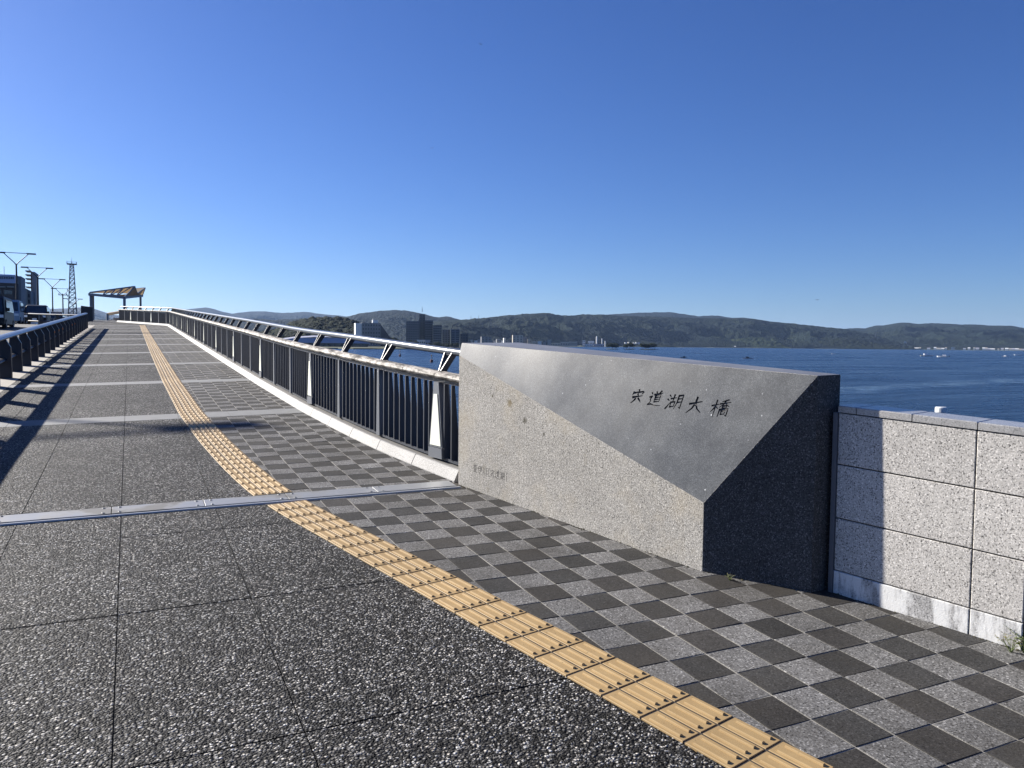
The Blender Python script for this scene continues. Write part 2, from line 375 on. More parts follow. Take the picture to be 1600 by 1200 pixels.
def water(name):
    m, nt, p = mat(name); v = pos(nt)
    p.inputs['Base Color'].default_value = (.006, .023, .06, 1); p.inputs['IOR'].default_value = 1.33
    p.inputs['Specular IOR Level'].default_value = .5
    # slicks: long calm streaks, and one pale current line off the wall
    mp = nt.nodes.new('ShaderNodeMapping'); mp.inputs['Rotation'].default_value = (0, 0, R(34)); mp.inputs['Scale'].default_value = (.0011, .012, 1); L(nt, v, mp.inputs[0])
    sl_ = noise_(nt, mp.outputs[0], 1.0, 4, .55)
    slick = ramp(nt, sl_, [(.5, 0.0), (.66, 1.0)]).outputs[0]
    sx = nt.nodes.new('ShaderNodeSeparateXYZ'); L(nt, v, sx.inputs[0])
    A_ = bear(1320, 136, 0); B_ = bear(1600, 205, 0); dd = (B_-A_).normalized(); nn = (-dd.y, dd.x)
    off = -(A_.x*nn[0]+A_.y*nn[1])
    dist = math_(nt, 'ADD', math_(nt, 'ADD', math_(nt, 'MULTIPLY', sx.outputs[0], nn[0]), math_(nt, 'MULTIPLY', sx.outputs[1], nn[1])), off)
    wob = math_(nt, 'MULTIPLY', math_(nt, 'SUBTRACT', noise_(nt, v, .05, 3), .5), 26)
    line = ramp(nt, math_(nt, 'MULTIPLY', math_(nt, 'ABSOLUTE', math_(nt, 'ADD', dist, wob)), .1), [(.25, 1.0), (.8, 0.0)]).outputs[0]
    brk = ramp(nt, noise_(nt, v, .25, 3), [(.35, .3), (.6, 1.0)]).outputs[0]
    calm = math_(nt, 'MAXIMUM', math_(nt, 'MULTIPLY', slick, .55), math_(nt, 'MULTIPLY', line, brk), True)
    mw = nt.nodes.new('ShaderNodeMapping'); mw.inputs['Rotation'].default_value = (0, 0, R(-48)); mw.inputs['Scale'].default_value = (.35, 1.0, 1); L(nt, v, mw.inputs[0])
    gust = noise_(nt, mw.outputs[0], .06, 6, .7); w1 = noise_(nt, mw.outputs[0], .55, 6, .66); w2 = noise_(nt, mw.outputs[0], .13, 4, .65)
    rip = ramp(nt, gust, [(.36, .75), (.62, 0.0)]).outputs[0]
    calm = math_(nt, 'MAXIMUM', calm, math_(nt, 'MULTIPLY', rip, .7), True)
    hgt = math_(nt, 'ADD', w1, math_(nt, 'MULTIPLY', w2, 1.5))
    b = nt.nodes.new('ShaderNodeBump'); b.inputs['Distance'].default_value = 1.6; L(nt, hgt, b.inputs['Height'])
    L(nt, math_(nt, 'SUBTRACT', 1.0, math_(nt, 'MULTIPLY', calm, .95)), b.inputs['Strength'])
    L(nt, b.outputs[0], p.inputs['Normal']); L(nt, ramp(nt, calm, [(0, .3), (1, .08)]).outputs[0], p.inputs['Roughness'])
    return m
M['water'] = water('lake water')
M['concrete_bld'] = plain('grey facade', (.2, .205, .215), .8, var=.12, scale=.2)
M['tan_bld'] = plain('brown tile facade', (.085, .06, .05), .8, var=.2, scale=.4)
M['pale_bld'] = plain('pale facade', (.42, .42, .42), .8, var=.08, scale=.2)
M['dark_bld'] = plain('dark glass and shade facade', (.05, .055, .065), .5, var=.15, scale=.2)
M['white_bld'] = plain('white facade', (.72, .72, .7), .7, var=.06, scale=.1)
M['beige_bld'] = plain('beige facade', (.42, .38, .32), .8, var=.1, scale=.1)
M['roof_lav'] = plain('lavender metal roof', (.36, .36, .42), .5, var=.06, scale=.05)
M['glass'] = plain('window glass', (.03, .04, .055), .12, spec=.8, var=.2)
M['sign_mark'] = plain('dark sign lettering', (.06, .07, .11), .7)
M['sign_panel'] = plain('bluish white sign panel', (.5, .54, .66), .7, var=.05)
M['galv'] = plain('galvanised steel', (.16, .17, .18), .5, metal=.3)
M['lamp_grey'] = plain('grey lamp post', (.045, .05, .058), .6, spec=.3)
M['red_white'] = plain('mast steel', (.12, .12, .13), .6)
def membrane(name):
    m, nt, p = mat(name); p.inputs['Base Color'].default_value = (.6, .5, .36, 1); p.inputs['Roughness'].default_value = .8
    t = nt.nodes.new('ShaderNodeBsdfTranslucent'); t.inputs[0].default_value = (.62, .53, .4, 1)
    mx = nt.nodes.new('ShaderNodeMixShader'); mx.inputs[0].default_value = .55; L(nt, p.outputs[0], mx.inputs[1]); L(nt, t.outputs[0], mx.inputs[2]); L(nt, mx.outputs[0], nt.nodes['Material Output'].inputs['Surface']); return m
M['membrane'] = membrane('beige roof membrane')
M['shelter_steel'] = plain('shelter steel', (.2, .22, .25), .5)
M['stone_dark'] = plain('dark pillar stone', (.06, .058, .06), .8)
M['tyre'] = plain('tyre rubber', (.02, .02, .02), .9)
M['headlight'] = plain('headlight glass', (.7, .72, .75), .15, spec=.9)
def carpaint(name, col, metal=.0):
    m, nt, p = mat(name); p.inputs['Base Color'].default_value = (*col, 1); p.inputs['Metallic'].default_value = metal
    p.inputs['Roughness'].default_value = .45; p.inputs['Specular IOR Level'].default_value = .25; p.inputs['Coat Weight'].default_value = 0; p.inputs['Coat Roughness'].default_value = .08
    v = pos(nt); L(nt, cmix(nt, tuple(k*.85 for k in col), col, noise_(nt, v, 3, 3)), p.inputs['Base Color']); return m
M['car_black'] = carpaint('black car paint', (.012, .012, .015)); M['car_silver'] = carpaint('silver blue car paint', (.3, .36, .42), .5)
M['car_white'] = carpaint('white car paint', (.7, .7, .7)); M['car_grey'] = carpaint('dark grey car paint', (.06, .065, .075), .3)
M['bird'] = plain('dark bird', (.03, .03, .035), .8)
M['red_buoy'] = plain('dark red buoy', (.12, .03, .025), .6)
M['pine'] = plain('pine needles', (.02, .035, .014), .9, var=.5, scale=.4)
M['trunk'] = plain('bark', (.06, .045, .03), .9)
M['hull'] = plain('white hull', (.8, .8, .8), .4, var=.03)
# ------------------------------------------------------------------ setting: deck, road, pavements
def xs_interp(pts, x):
    for (a, b), (a2, b2) in zip(pts, pts[1:]):
        if x <= a2: return b+(b2-b)*(x-a)/(a2-a)
    return pts[-1][1]
KP = [(4.5, 2.79), (5.8, 2.53), (6.14, 2.455), (6.77, 2.365), (7.47, 2.25), (8.2, 2.17), (8.97, 2.105), (10.36, 2.02), (13.85, 1.945), (18.5, 1.925), (49.3, 1.94), (60, 1.94)]
def kx(Y):
    return sum(xs_interp(KP, Y+d)*w for d, w in ((-.5, .15), (-.25, .2), (0, .3), (.25, .2), (.5, .15)))
TP = [(-3, 3.035), (5.9, 1.008), (6.3, .955), (7.2, .865), (8.6, .775), (10.8, .69), (15, .645), (22, .635), (60, .655)]
def xt(Y):
    return sum(xs_interp(TP, Y+d)*w for d, w in ((-.4, .2), (-.2, .2), (0, .2), (.2, .2), (.4, .2)))
def strip_mesh(xl, xr, ys, top, depth, mb=None, m=0):
    """a sheet with side skirts that follows the bridge surface; xl, xr functions of Y"""
    mb = mb or MB(); n = len(ys)
    vs = []
    for y in ys:
        a, b = xl(y), xr(y)
        vs += [gv(a, y, top), gv(b, y, top), gv(a, y, top-depth), gv(b, y, top-depth)]
    fs = []
    for i in range(n-1):
        k = 4*i; fs += [(k, k+1, k+5, k+4), (k+2, k, k+4, k+6), (k+1, k+3, k+7, k+5)]
    fs += [(0, 2, 3, 1), (4*n-4, 4*n-3, 4*n-1, 4*n-2)]
    return mb.add(vs, fs, m)
def yr(a, b, step):
    n = max(1, int(math.ceil((b-a)/step))); return [a+(b-a)*i/n for i in range(n+1)]
def right_edge(Y):
    if Y < 5.75: return 4.6
    return kx(Y)+.36 if Y < 50 else 6.0
# bridge deck body and the road on it
mb = MB(); strip_mesh(lambda y: -27, lambda y: right_edge(y), yr(-6, 5.75, 2)+yr(5.76, 49.9, 2)+yr(50, 260, 6), -.62, 1.5, mb)
strip_mesh(lambda y: -2.2, lambda y: right_edge(y), yr(-6, 5.75, 2)+yr(5.76, 49.9, 2), -.05, .56, mb)
strip_mesh(lambda y: -2.2, lambda y: 6, yr(58.4, 260, 6), -.05, .56, mb)
tag(mb.build('bridge_deck', M['band']), kind='structure')
tag(strip_mesh(lambda y: -26, lambda y: -2.4, yr(-6, 260, 4), -.4, .2).build('road', M['asphalt']), kind='structure')
mb = MB()
for x in (-2.75, -13.3, -14.9):
    strip_mesh(lambda y: x-.07, lambda y: x+.07, yr(-6, 200, 4), -.396, .002, mb)
for k in range(22):
    strip_mesh(lambda y: -8.1, lambda y: -7.96, yr(k*9, k*9+5, 2.5), -.396, .002, mb)
tag(mb.build('road_marking', M['white_line']), kind='structure')
tag(strip_mesh(lambda y: -2.42, lambda y: -1.775, yr(-4, 50.2, 1.5), 0.0, .45).build('concrete_edging', M['edging']), kind='structure')

# pavement: bed, slabs, light bands, checkered tiles
pave = strip_mesh(lambda y: -1.78, lambda y: right_edge(y)-.02, yr(-4, 5.75, .5)+yr(5.76, 49.9, 1)+[50.2], -.009, .03).build('pavement', M['recess'])
tag(pave, kind='structure')
bands = [10.56+4.3*k for k in range(10)]
bands = [b for b in bands if b < 50]
JY0, JY1 = 5.875, 6.14
def jskew(x): return .02*(x-.8)             # the joint lies slightly skewed to the pavement grid
XE = [-1.77, -1.27, -.67, -.07, .53, 1.13, 1.73, 2.33]
def slab_runs():
    runs = [(-1.36, -.02), (-.01, 1.33), (1.34, 2.69), (2.695, 4.035), (4.04, 5.335), (5.34, JY0)]
    edges = [JY1]+bands+[50.2]
    for i in range(len(edges)-1):
        a = edges[i] + (.225 if i else 0); b = edges[i+1] - (.225 if i+1 < len(edges)-1 else 0)
        runs.append((a, b))
    return runs
for a, b in slab_runs():
    for x0, x1 in zip(XE, XE[1:]):
        g = .0025
        hi = max(xt(y) for y in (a, b)); 
        if x0 >= hi: continue
        ys = yr(a+g, b-g, .35)
        ok = [y for y in ys if xt(y) > x0+.02]
        if len(ok) < 2: continue
        dz = random.uniform(-.0012, .0012)
        fl = (lambda y, x0=x0: x0+g); fr = (lambda y, x1=x1: min(x1-g, xt(y)))
        cx = (x0+x1)/2; cy = (ok[0]+ok[-1])/2
        strip_mesh(fl, fr, ok, dz, .03).build_at('paving_slab', M['aggregate'], gv(cx, cy), pave)
for bY in bands:
    xs = XE[:5]+[1.13, kx(bY)+.02] if kx(bY)-1.13 < .9 else XE[:5]+[1.13, 1.73, kx(bY)+.02]
    for x0, x1 in zip(xs, xs[1:]):
        strip_mesh(lambda y: x0+.002, lambda y: x1-.002, [bY-.222, bY, bY+.222], random.uniform(0, .001), .03).build_at('band_slab', M['band'], gv((x0+x1)/2, bY), pave)
# checkered tiles: 0.2 m grid
A0 = Vector((2.465, 6.035, 0)); P5 = Vector((2.984, 3.538, 0)); P4 = Vector((3.330, 3.046, 0)); W0 = Vector((3.449, 3.01, 0))
WD = Vector((.2559, -.9667, 0)); WN = Vector((-.9667, -.2559, 0))
def right_bound(Y):
    if Y > 5.95: return kx(Y)+.03
    if Y > P5.y: return A0.x+(P5.x-A0.x)*(A0.y-Y)/(A0.y-P5.y)+.06
    if Y > P4.y: return P5.x+(P4.x-P5.x)*(P5.y-Y)/(P5.y-P4.y)+.06
    return W0.x+(3.01-Y)*.2647+.1
mb = MB()
for a_, b_ in [(-1.2, JY0-.0), (JY1+.03, bands[0]-.225)]+[(p+.225, q-.225) for p, q in zip(bands, bands[1:])]+[(bands[-1]+.225, 50.1)]:
    strip_mesh(lambda y: xt(y)+.02, lambda y: min(right_bound(y), right_edge(y)-.03), yr(a_, b_, .3), -.0026, .005, mb)
mb.build('joint_mortar', M['mortar'], pave)
tiles = []
for j in range(-16, 240):
    y0 = 2.06+.2*j
    if y0 < -1.2 or y0 > 50.1: continue
    for k in range(-6, 16):
        x0 = 1.475+.2*k; yc = y0+.1; xc = x0+.1
        if xt(yc) > x0+.2 or x0 > right_bound(yc): continue
        pieces = [(y0, y0+.2)]
        for a, b in [(JY0+jskew(xc)-.0, JY1+jskew(xc))]+[(b-.225, b+.225) for b in bands]:
            nxt = []
            for p, q in pieces:
                if q <= a or p >= b: nxt.append((p, q)); continue
                if p < a-.02: nxt.append((p, a))
                if q > b+.02: nxt.append((b, q))
            pieces = nxt
        for p, q in pieces: tiles.append((p, q, x0, (j+k) % 2))
tiles.sort(key=lambda t: t[0])
tiles_vis = [t for t in tiles if t[0] > .95]
def tile_shape(mb, t, origin=None):
    p, q, x0, par = t; g = .0021+random.uniform(0, .0012); dz = random.uniform(-.0007, .0012); tx, ty = random.uniform(-.0012, .0012), random.uniform(-.0012, .0012)
    cx, cy = x0+.1, (p+q)/2
    xl = lambda y: max(x0+g, xt(y))
    cs = [(xl(p), p+g), (x0+.2-g, p+g), (x0+.2-g, q-g), (xl(q), q-g)]
    if cs[1][0]-cs[0][0] < .01 and cs[2][0]-cs[3][0] < .01: return None
    cs[0] = (min(cs[0][0], cs[1][0]-.002), cs[0][1]); cs[3] = (min(cs[3][0], cs[2][0]-.002), cs[3][1])
    pts = [gv(x, y, dz+tx*(x-cx)/.1+ty*(y-cy)/.1) for x, y in cs]
    e = gframe(cx, cy).to_3x3() @ Vector((0, 0, 1))
    return mb.slab(pts, e, .02, .0013)
dm, lm = (M['tile_dark'], M['tile_dark2']), (M['tile_light'], M['tile_light2'])
cnt = 0; rest_d = MB()
near_tiles = tiles_vis[:300]
for t in near_tiles:
    b_ = MB()
    if tile_shape(b_, t) is None: continue
    b_.build_at('paving_tile', (dm if t[3] else lm)[random.random() < .35], gv(t[2]+.1, (t[0]+t[1])/2), pave)
for t in tiles_vis[300:]:
    b_ = MB()
    if tile_shape(b_, t) is None: continue
    rest_d.add(b_.v, b_.f, (0 if t[3] else 1))
o = rest_d.build('paving_tile_field', [dm[0], lm[0]], pave); tag(o, kind='stuff')

# tactile path
tact_root = strip_mesh(lambda y: xt(y)-.1475, lambda y: xt(y)+.1475, yr(-1, JY0-.015, .4), .0046, .01).build('tactile_path', M['recess'])
tact_far = strip_mesh(lambda y: xt(y)-.1475, lambda y: xt(y)+.1475, yr(JY1+.012, 50.1, .4), .0046, .01).build('joint_bed', M['recess'], tact_root)
tag(tact_root, kind='structure')
def tactile_tile_mesh():
    b = MB(); w, l = .0915, .1905
    b.slab([(-w/2, -l/2, .0075), (w/2, -l/2, .0075), (w/2, l/2, .0075), (-w/2, l/2, .0075)], (0, 0, 1), .02, .0018)
    for x in (-.0245, .0245):
        hw, hl, t = .009, .072, .0068; z0 = .0075
        lo = [(x-hw, -hl, z0), (x+hw, -hl, z0), (x+hw, hl, z0), (x-hw, hl, z0)]
        mid = [(x-hw*.86, -hl*.99, z0+t*.7), (x+hw*.86, -hl*.99, z0+t*.7), (x+hw*.86, hl*.99, z0+t*.7), (x-hw*.86, hl*.99, z0+t*.7)]
        hi = [(x-hw*.5, -hl*.965, z0+t), (x+hw*.5, -hl*.965, z0+t), (x+hw*.5, hl*.965, z0+t), (x-hw*.5, hl*.965, z0+t)]
        v = lo+mid+hi
        f = [(8, 9, 10, 11)]+[(4*r+i, 4*r+(i+1) % 4, 4*r+4+(i+1) % 4, 4*r+4+i) for r in (0, 1) for i in range(4)]
        b.add(v, f)
    return b
tmb = tactile_tile_mesh(); tme = tmb.mesh('tactile_tile', M['tactile'])
rows = []; Y = JY0-.118
while Y > .8:
    h = math.atan2(xt(Y+.1)-xt(Y-.1), .2); rows.append((xt(Y), Y, h)); Y -= .2*math.cos(h)
Y = JY1+.112
while Y < 50.1:
    h = math.atan2(xt(Y+.1)-xt(Y-.1), .2); rows.append((xt(Y), Y, h)); Y += .2*math.cos(h)
rows.sort(key=lambda r: r[1])
rest = MB(); cnt = 0
for x, y, h in rows:
    for k in (-1, 0, 1):
        Mx = gframe(x, y, h) @ Matrix.Translation((.1005*k, 0, random.uniform(-.0006, .0006)))
        if y > 1.0 and cnt < 300:
            link('tactile_tile', tme, tact_root, Mx); cnt += 1
        elif y > 1.0:
            rest.add([Mx @ Vector(v) for v in tmb.v], tmb.f)
o = rest.build('tactile_tile_run', M['tactile'], tact_root); tag(o, kind='stuff')

# plaza beyond the bend, up to and over the crest
mb = MB()
def pl_right(y):
    if y < 58.3: return 1.94+(y-49.3)*(-.79-1.94)/(58.3-49.3)+.3 if y > 49.3 else 2.2
    return 6.0
strip_mesh(lambda y: -2.42, pl_right, yr(50.2, 58.3, 1), -.002, .2, mb); strip_mesh(lambda y: -2.42, lambda y: 6, yr(58.32, 200, 4), -.002, .2, mb)
tag(mb.build('plaza', M['aggregate']), kind='structure')
mb = MB(); mb.slab([gv(-2.42, 57.0, .012), gv(-.8, 58.1, .012), gv(-.8, 58.5, .012), gv(-2.42, 57.4, .012)], (0, 0, 1), .05, .004)
tag(mb.build('ground_band', M['kerb']), kind='structure')

# expansion joint
ej = empty('expansion_joint', gv(.3, 6.0)); tag(ej, 'worn steel expansion joint crossing the pavement and the tactile strip', 'expansion joint')
inv = Matrix.Translation(-ej.location)
def in_root(root, mb_, name, m, smooth=False, parent=None):
    Lc = root.location if hasattr(root, 'location') else Vector()
    mb_.v = [tuple(Vector(v)-Lc) for v in mb_.v]
    return link(name, mb_.mesh(name, m, smooth), parent or root)
xs = [-2.4, -1.6, -.83, -.13, .47, 1.06, 1.75, 2.43]
for x0, x1 in zip(xs, xs[1:]):
    q = lambda x, y, z: gv(x, y+jskew(x), z)
    dz = .007
    b = MB().slab([q(x0+.002, 5.945, dz), q(x1-.003, 5.945, dz), q(x1-.003, 6.13, dz), q(x0+.003, 6.13, dz)], (0, 0, 1), .03, .001)
    in_root(ej, b, 'joint_plate', M['joint_steel'])
q = lambda x, y, z: gv(x, y+jskew(x), z)
in_root(ej, MB().slab([q(-2.4, 5.885, .01), q(2.44, 5.885, .01), q(2.44, 5.902, .01), q(-2.4, 5.902, .01)], (0, 0, 1), .05, .002), 'edge_bar', M['bright_rail'])
in_root(ej, MB().slab([q(-2.4, 5.9, -.004), q(2.44, 5.9, -.004), q(2.44, 5.946, -.004), q(-2.4, 5.946, -.004)], (0, 0, 1), .02, .002), 'dark_gap_strip', M['tyre'])  # black strip stands in for the dark gap between bar and plates
b = MB()
for x in xs[1:-1]:
    for y in (5.97, 6.1):
        for s_ in (-.05, .05):
            c_ = q(x+s_, y, .0095); b.lathe([(.0, .002), (.008, .002), (.01, 0)], 8, c_)
in_root(ej, b, 'bolt_heads', M['galv'])['kind'] = 'stuff'

# ------------------------------------------------------------------ kerb and bridge railing along the water side
kline = [(kx(y), y) for y in yr(5.7, 49.3, .1)]
e0 = Vector(kline[-1]); e1 = Vector((-.79, 58.3))
kline += [tuple(e0.lerp(e1, t/40)) for t in range(1, 41)]
ks = [0.0]
for a, b in zip(kline, kline[1:]): ks.append(ks[-1]+math.hypot(b[0]-a[0], b[1]-a[1]))
KLEN = ks[-1]; ksn = np.array(ks); kxn = np.array([p[0] for p in kline]); kyn = np.array([p[1] for p in kline])
def kat(s):
    return float(np.interp(s, ksn, kxn)), float(np.interp(s, ksn, kyn))
def kdir(s):
    a, b = kat(max(0, s-.2)), kat(min(KLEN, s+.2)); d = Vector((b[0]-a[0], b[1]-a[1], 0)).normalized(); return d, Vector((d.y, -d.x, 0))
def s_of_y(Y): return float(np.interp(Y, kyn, ksn))
SK0 = s_of_y(6.13); S_END = KLEN
CORNER = ks[len(yr(5.7, 49.3, .1))-1]
def hs(Y): return 1-.045*sm(6.5, 12.5, Y)
def kp(s, u, z, scale=True):
    x, y = kat(s); d, o_ = kdir(s); h = zg(x, y)
    return Vector((x+o_.x*u, y+o_.y*u, h+z*(hs(y) if scale else 1)))
def kframe(s, u=0, z=0):
    d, o_ = kdir(s); p = kp(s, u, z); k = hs(p.y)
    return Matrix(((o_.x, d.x, 0, p.x), (o_.y, d.y, 0, p.y), (0, 0, k, p.z), (0, 0, 0, 1)))
def kfr(s, u, z):
    d, o_ = kdir(s); return (kp(s, u, z), o_, Vector((0, 0, 1)))
kerb = None
b = MB(); fr = [kfr(s, 0, 0) for s in yr(SK0-.4, S_END, .5)]
b.sweep(fr, [(.055, -.08), (.36, -.08), (.36, .088), (.055, .088)])
kerb = b.build('kerb', M['grout']); tag(kerb, kind='structure')
s = SK0
while s < S_END-.2:
    e = min(s+.78, S_END); fr = [kfr(k, 0, 0) for k in yr(s+.005, e-.005, .4)]
    o = MB().sweep(fr, [(0, -.03), (.08, -.03), (.08, .09), (.074, .096), (.052, .096), (.044, .09), (.002, .006)]).build_at('kerb_stone', M['kerb'], kp(s, 0, 0), kerb)
    s = e
rl = empty('bridge_railing', kp(SK0, .15, 0)); tag(rl, 'navy bridge railing with weathered beige handrail and steel tube rail beside the water', 'railing')
RL = Matrix.Translation(-rl.location)
POST = 1.27; sp0 = s_of_y(6.63)
posts = []; k = -1
while sp0+k*POST < S_END-.05:
    posts.append((sp0+k*POST, k)); k += 1
# profiles
def ell(cx, cz, a, bb, n=12): return [(cx+a*math.cos(2*math.pi*i/n), cz+bb*math.sin(2*math.pi*i/n)) for i in range(n)]
edges = [max(SK0-.45, 0)]+[p for p, _ in posts if p > SK0-.4]+[S_END]
for a, e in zip(edges, edges[1:]):
    if e-a < .05: continue
    ss = yr(a+.0045, e-.0045, .32)
    ss2 = yr(a-.001, e+.001, .32)
    hm_ = (a+e)/2
    for a3, e3 in ((a, hm_), (hm_, e)):
        in_root(rl, MB().sweep([kfr(q, .17, .86) for q in yr(a3+.005, e3-.005, .32)], ell(0, 0, .085, .038, 14)), 'handrail_section', M['weathered'], True)
    in_root(rl, MB().sweep([kfr(q, .17, .795) for q in ss2], [(-.03, .0), (.05, .0), (.05, .03), (-.03, .03)]), 'under_rail', M['barrier'])
    in_root(rl, MB().sweep([kfr(q, .16, .118) for q in ss2], [(-.03, -.014), (.07, -.014), (.07, .012), (-.03, .012)]), 'bottom_rail', M['navy'])
ed2 = edges[::4]+([edges[-1]] if (len(edges)-1) % 4 else [])
for a, e in zip(ed2, ed2[1:]):
    in_root(rl, MB().sweep([kfr(q, .285, 1.075) for q in yr(a+.002, e-.002, .3)], ell(0, 0, .0345, .0345, 12)), 'tube_rail', M['stainless'], True)
# balusters: tapering blades
def blade():
    t = .0075; z0, z1 = .13, .795
    p = [(-.01, z0), (.095, z0), (.06, z0+.25), (.022, z1), (-.01, z1)]
    b = MB(); n = len(p)
    b.add([(x, -t, z) for x, z in p]+[(x, t, z) for x, z in p], [tuple(range(n)), tuple(range(2*n-1, n-1, -1))]+[(i, n+i, n+(i+1) % n, (i+1) % n) for i in range(n)])
    return b
bl = blade(); blm = bl.mesh('baluster', M['navy']); cnt = 0; rest = MB()
for (a, k), (e, k2) in zip(posts, posts[1:]+[(S_END, 0)]):
    nb = 9 if e-a > 1.2 else max(1, int((e-a)/.127)-1)
    for i in range(1, nb+1):
        s = a+(e-a)*i/(nb+1)
        if s < SK0-.42: continue
        if k % 3 == 0 and i == 1: s += .03
        Mx = RL @ kframe(s, .13, 0)
        if cnt < 300: link('baluster', blm, rl, Mx); cnt += 1
        else: rest.add([Mx @ Vector(v) for v in bl.v], bl.f)
if rest.v: tag(link('baluster_run', rest.mesh('baluster_run', M['navy']), rl), kind='stuff')
def trap(w0, w1, z0, z1, u0, u1, m=0, b=None):
    b = b or MB()
    return b.hexa([(u0, -w0/2, z0), (u1, -w0/2, z0), (u1, w0/2, z0), (u0, w0/2, z0), (u0, -w1/2, z1), (u1, -w1/2, z1), (u1, w1/2, z1), (u0, w1/2, z1)], m)
post_me = trap(.085, .045, .108, .8, -.02, .1).mesh('post', M['grey_paint'])
lit_me = MB(); trap(.25, .235, .108, .2, -.03, .09, 0, lit_me); trap(.235, .09, .205, .8, -.022, .09, 0, lit_me); lit_me = lit_me.mesh('lamp_post', M['grey_paint'])
lens_me = trap(.195, .062, .222, .69, -.029, -.015).mesh('lens', M['lens'])
def bracket_mesh():
    b = MB()
    for sgn in (-1, 1):
        b.bar((.19-.17, sgn*.018, .885), (.285-.17, sgn*.07, 1.062), .055, .012, up=(0, 1, 0))
    b.box((.115, 0, 1.045), (.05, .17, .008)); b.box((.02, 0, .893), (.07, .09, .008))
    return b
br_me = bracket_mesh().mesh('bracket', M['navy'])
for s, k in posts:
    if s > SK0-.35:
        if k % 3 == 0:
            p = link('lamp_post', lit_me, rl, RL @ kframe(s, .13, 0)); link('lens', lens_me, p)
        else: link('post', post_me, rl, RL @ kframe(s, .13, 0))
        link('bracket', br_me, rl, RL @ kframe(s+.04, .17, 0))

# ------------------------------------------------------------------ traffic barrier on the road side
def barrier(name, pts, zs, label, post_at, reflect=()):
    a, b = pts; root = empty(name, gv(a[0], a[1])); tag(root, label, 'guard rail', 'guard rails beside the road')
    A = Vector((a[0], a[1], 0)); B = Vector((b[0], b[1], 0)); d = (B-A).normalized(); o_ = Vector((d.y, -d.x, 0)); Ln = (B-A).length
    def fr(s, u, z): p = A+d*s+o_*u; return (Vector((p.x, p.y, zg(p.x, p.y)+z)), o_, Vector((0, 0, 1)))
    ed = [0]+list(post_at)+[Ln]
    for i, (s0, s1) in enumerate(zip(ed, ed[1:])):
        if s1-s0 < .2: continue
        for nm, z, aa, bb, u in (('top_rail', zs[0], .098, .043, 0), ('lower_rail', zs[1], .075, .036, -.03)):
            in_root(root, MB().sweep([fr(q, u, z) for q in yr(s0+.006, s1-.006, .8)], ell(0, 0, aa, bb, 12)), nm, M['stainless'] if nm == 'top_rail' else M['barrier'], True)
    k = zs[0]/.735
    prof = [(-.1, -.02), (.115, -.02), (.105, .55*k), (.03, .69*k), (-.085, .69*k), (-.1, .5*k)]
    n = len(prof); t = .06
    me = MB().add([(x, -t, z) for x, z in prof]+[(x, t, z) for x, z in prof], [tuple(range(n)), tuple(range(2*n-1, n-1, -1))]+[(i, n+i, n+(i+1) % n, (i+1) % n) for i in range(n)]).mesh('post', M['barrier'])
    rm = MB().box((.113, -.064, .5*k), (.012, .03, .06)).mesh('reflector', M['orange'])
    for i, s in enumerate(post_at):
        p, _, _ = fr(s, 0, 0)
        q = link('post', me, root, Matrix.Translation(p-root.location) @ Matrix(((o_.x, d.x, 0, 0), (o_.y, d.y, 0, 0), (0, 0, 1, 0), (0, 0, 0, 1))))
        if i in reflect: link('reflector', rm, q)
    return root
barrier('guard_rail', ((-2.01, 7.0), (-2.01, 45.2)), (.735, .33), 'long dark guard rail of leaning posts running up between pavement and road', [.4+1.5*i for i in range(26) if .4+1.5*i < 38], (12, 13, 14, 17, 18))
barrier('guard_rail', ((-2.05, 45.3), (-4.75, 48.3)), (.65, .28), 'short guard rail with two sunlit pipes in front of the parked cars'.replace('parked ', ''), [.9, 2.0, 3.2])
b = MB(); x, y = -2.6, 60.5
b.slab([gv(x-.35, y-.35, 1.05), gv(x+.35, y-.35, .95), gv(x+.35, y+.35, .95), gv(x-.35, y+.35, 1.05)], (0, 0, 1), 1.1, .02)
tag(b.build_at('stone_pillar', M['stone_dark'], gv(x, y)), 'dark square stone pillar at the far end of the guard rail', 'pillar')

# ------------------------------------------------------------------ the bridge name stone
P2 = Vector((2.465, 6.035, 1.405)); P3 = Vector((2.984, 3.538, .59)); P4t = Vector((3.330, 3.046, 1.348))
_pn = (P3-P2).cross(P4t-P2).normalized(); _lo, _hi = 0.0, .4
def _p1(t): return Vector((2.465+.635*t, 6.035+.155*t, zg(2.465+.635*t, 6.035+.155*t)+1.19))
_sg = (_p1(_lo)-P2).dot(_pn)
for _ in range(50):
    _m = (_lo+_hi)/2
    if (_p1(_m)-P2).dot(_pn)*_sg > 0: _lo = _m
    else: _hi = _m
P1 = _p1(_lo)
P7 = Vector((3.52, 3.06, 0)); P7t = P7.copy(); P7t.z = 1.353; BL = Vector((3.1, 6.19, 0)); BLt = BL.copy(); BLt.z = zg(3.1, 6.19)+1.19
fl = lambda p: Vector((p.x, p.y, zg(p.x, p.y)-.06))
stone = empty('name_stone', gv(2.9, 4.4)); tag(stone, 'large grey granite bridge name stone with sloped honed face and carved characters', 'name stone')
def L0(v): return v-stone.location
bm = bmesh.new()
V = {k: bm.verts.new(L0(p)) for k, p in dict(a=fl(A0), p5=fl(P5), p4=fl(P4), p7=fl(P7), bl=fl(BL), P1=P1, P2=P2, P3=P3, P4=P4t, P7=P7t, BL=BLt).items()}
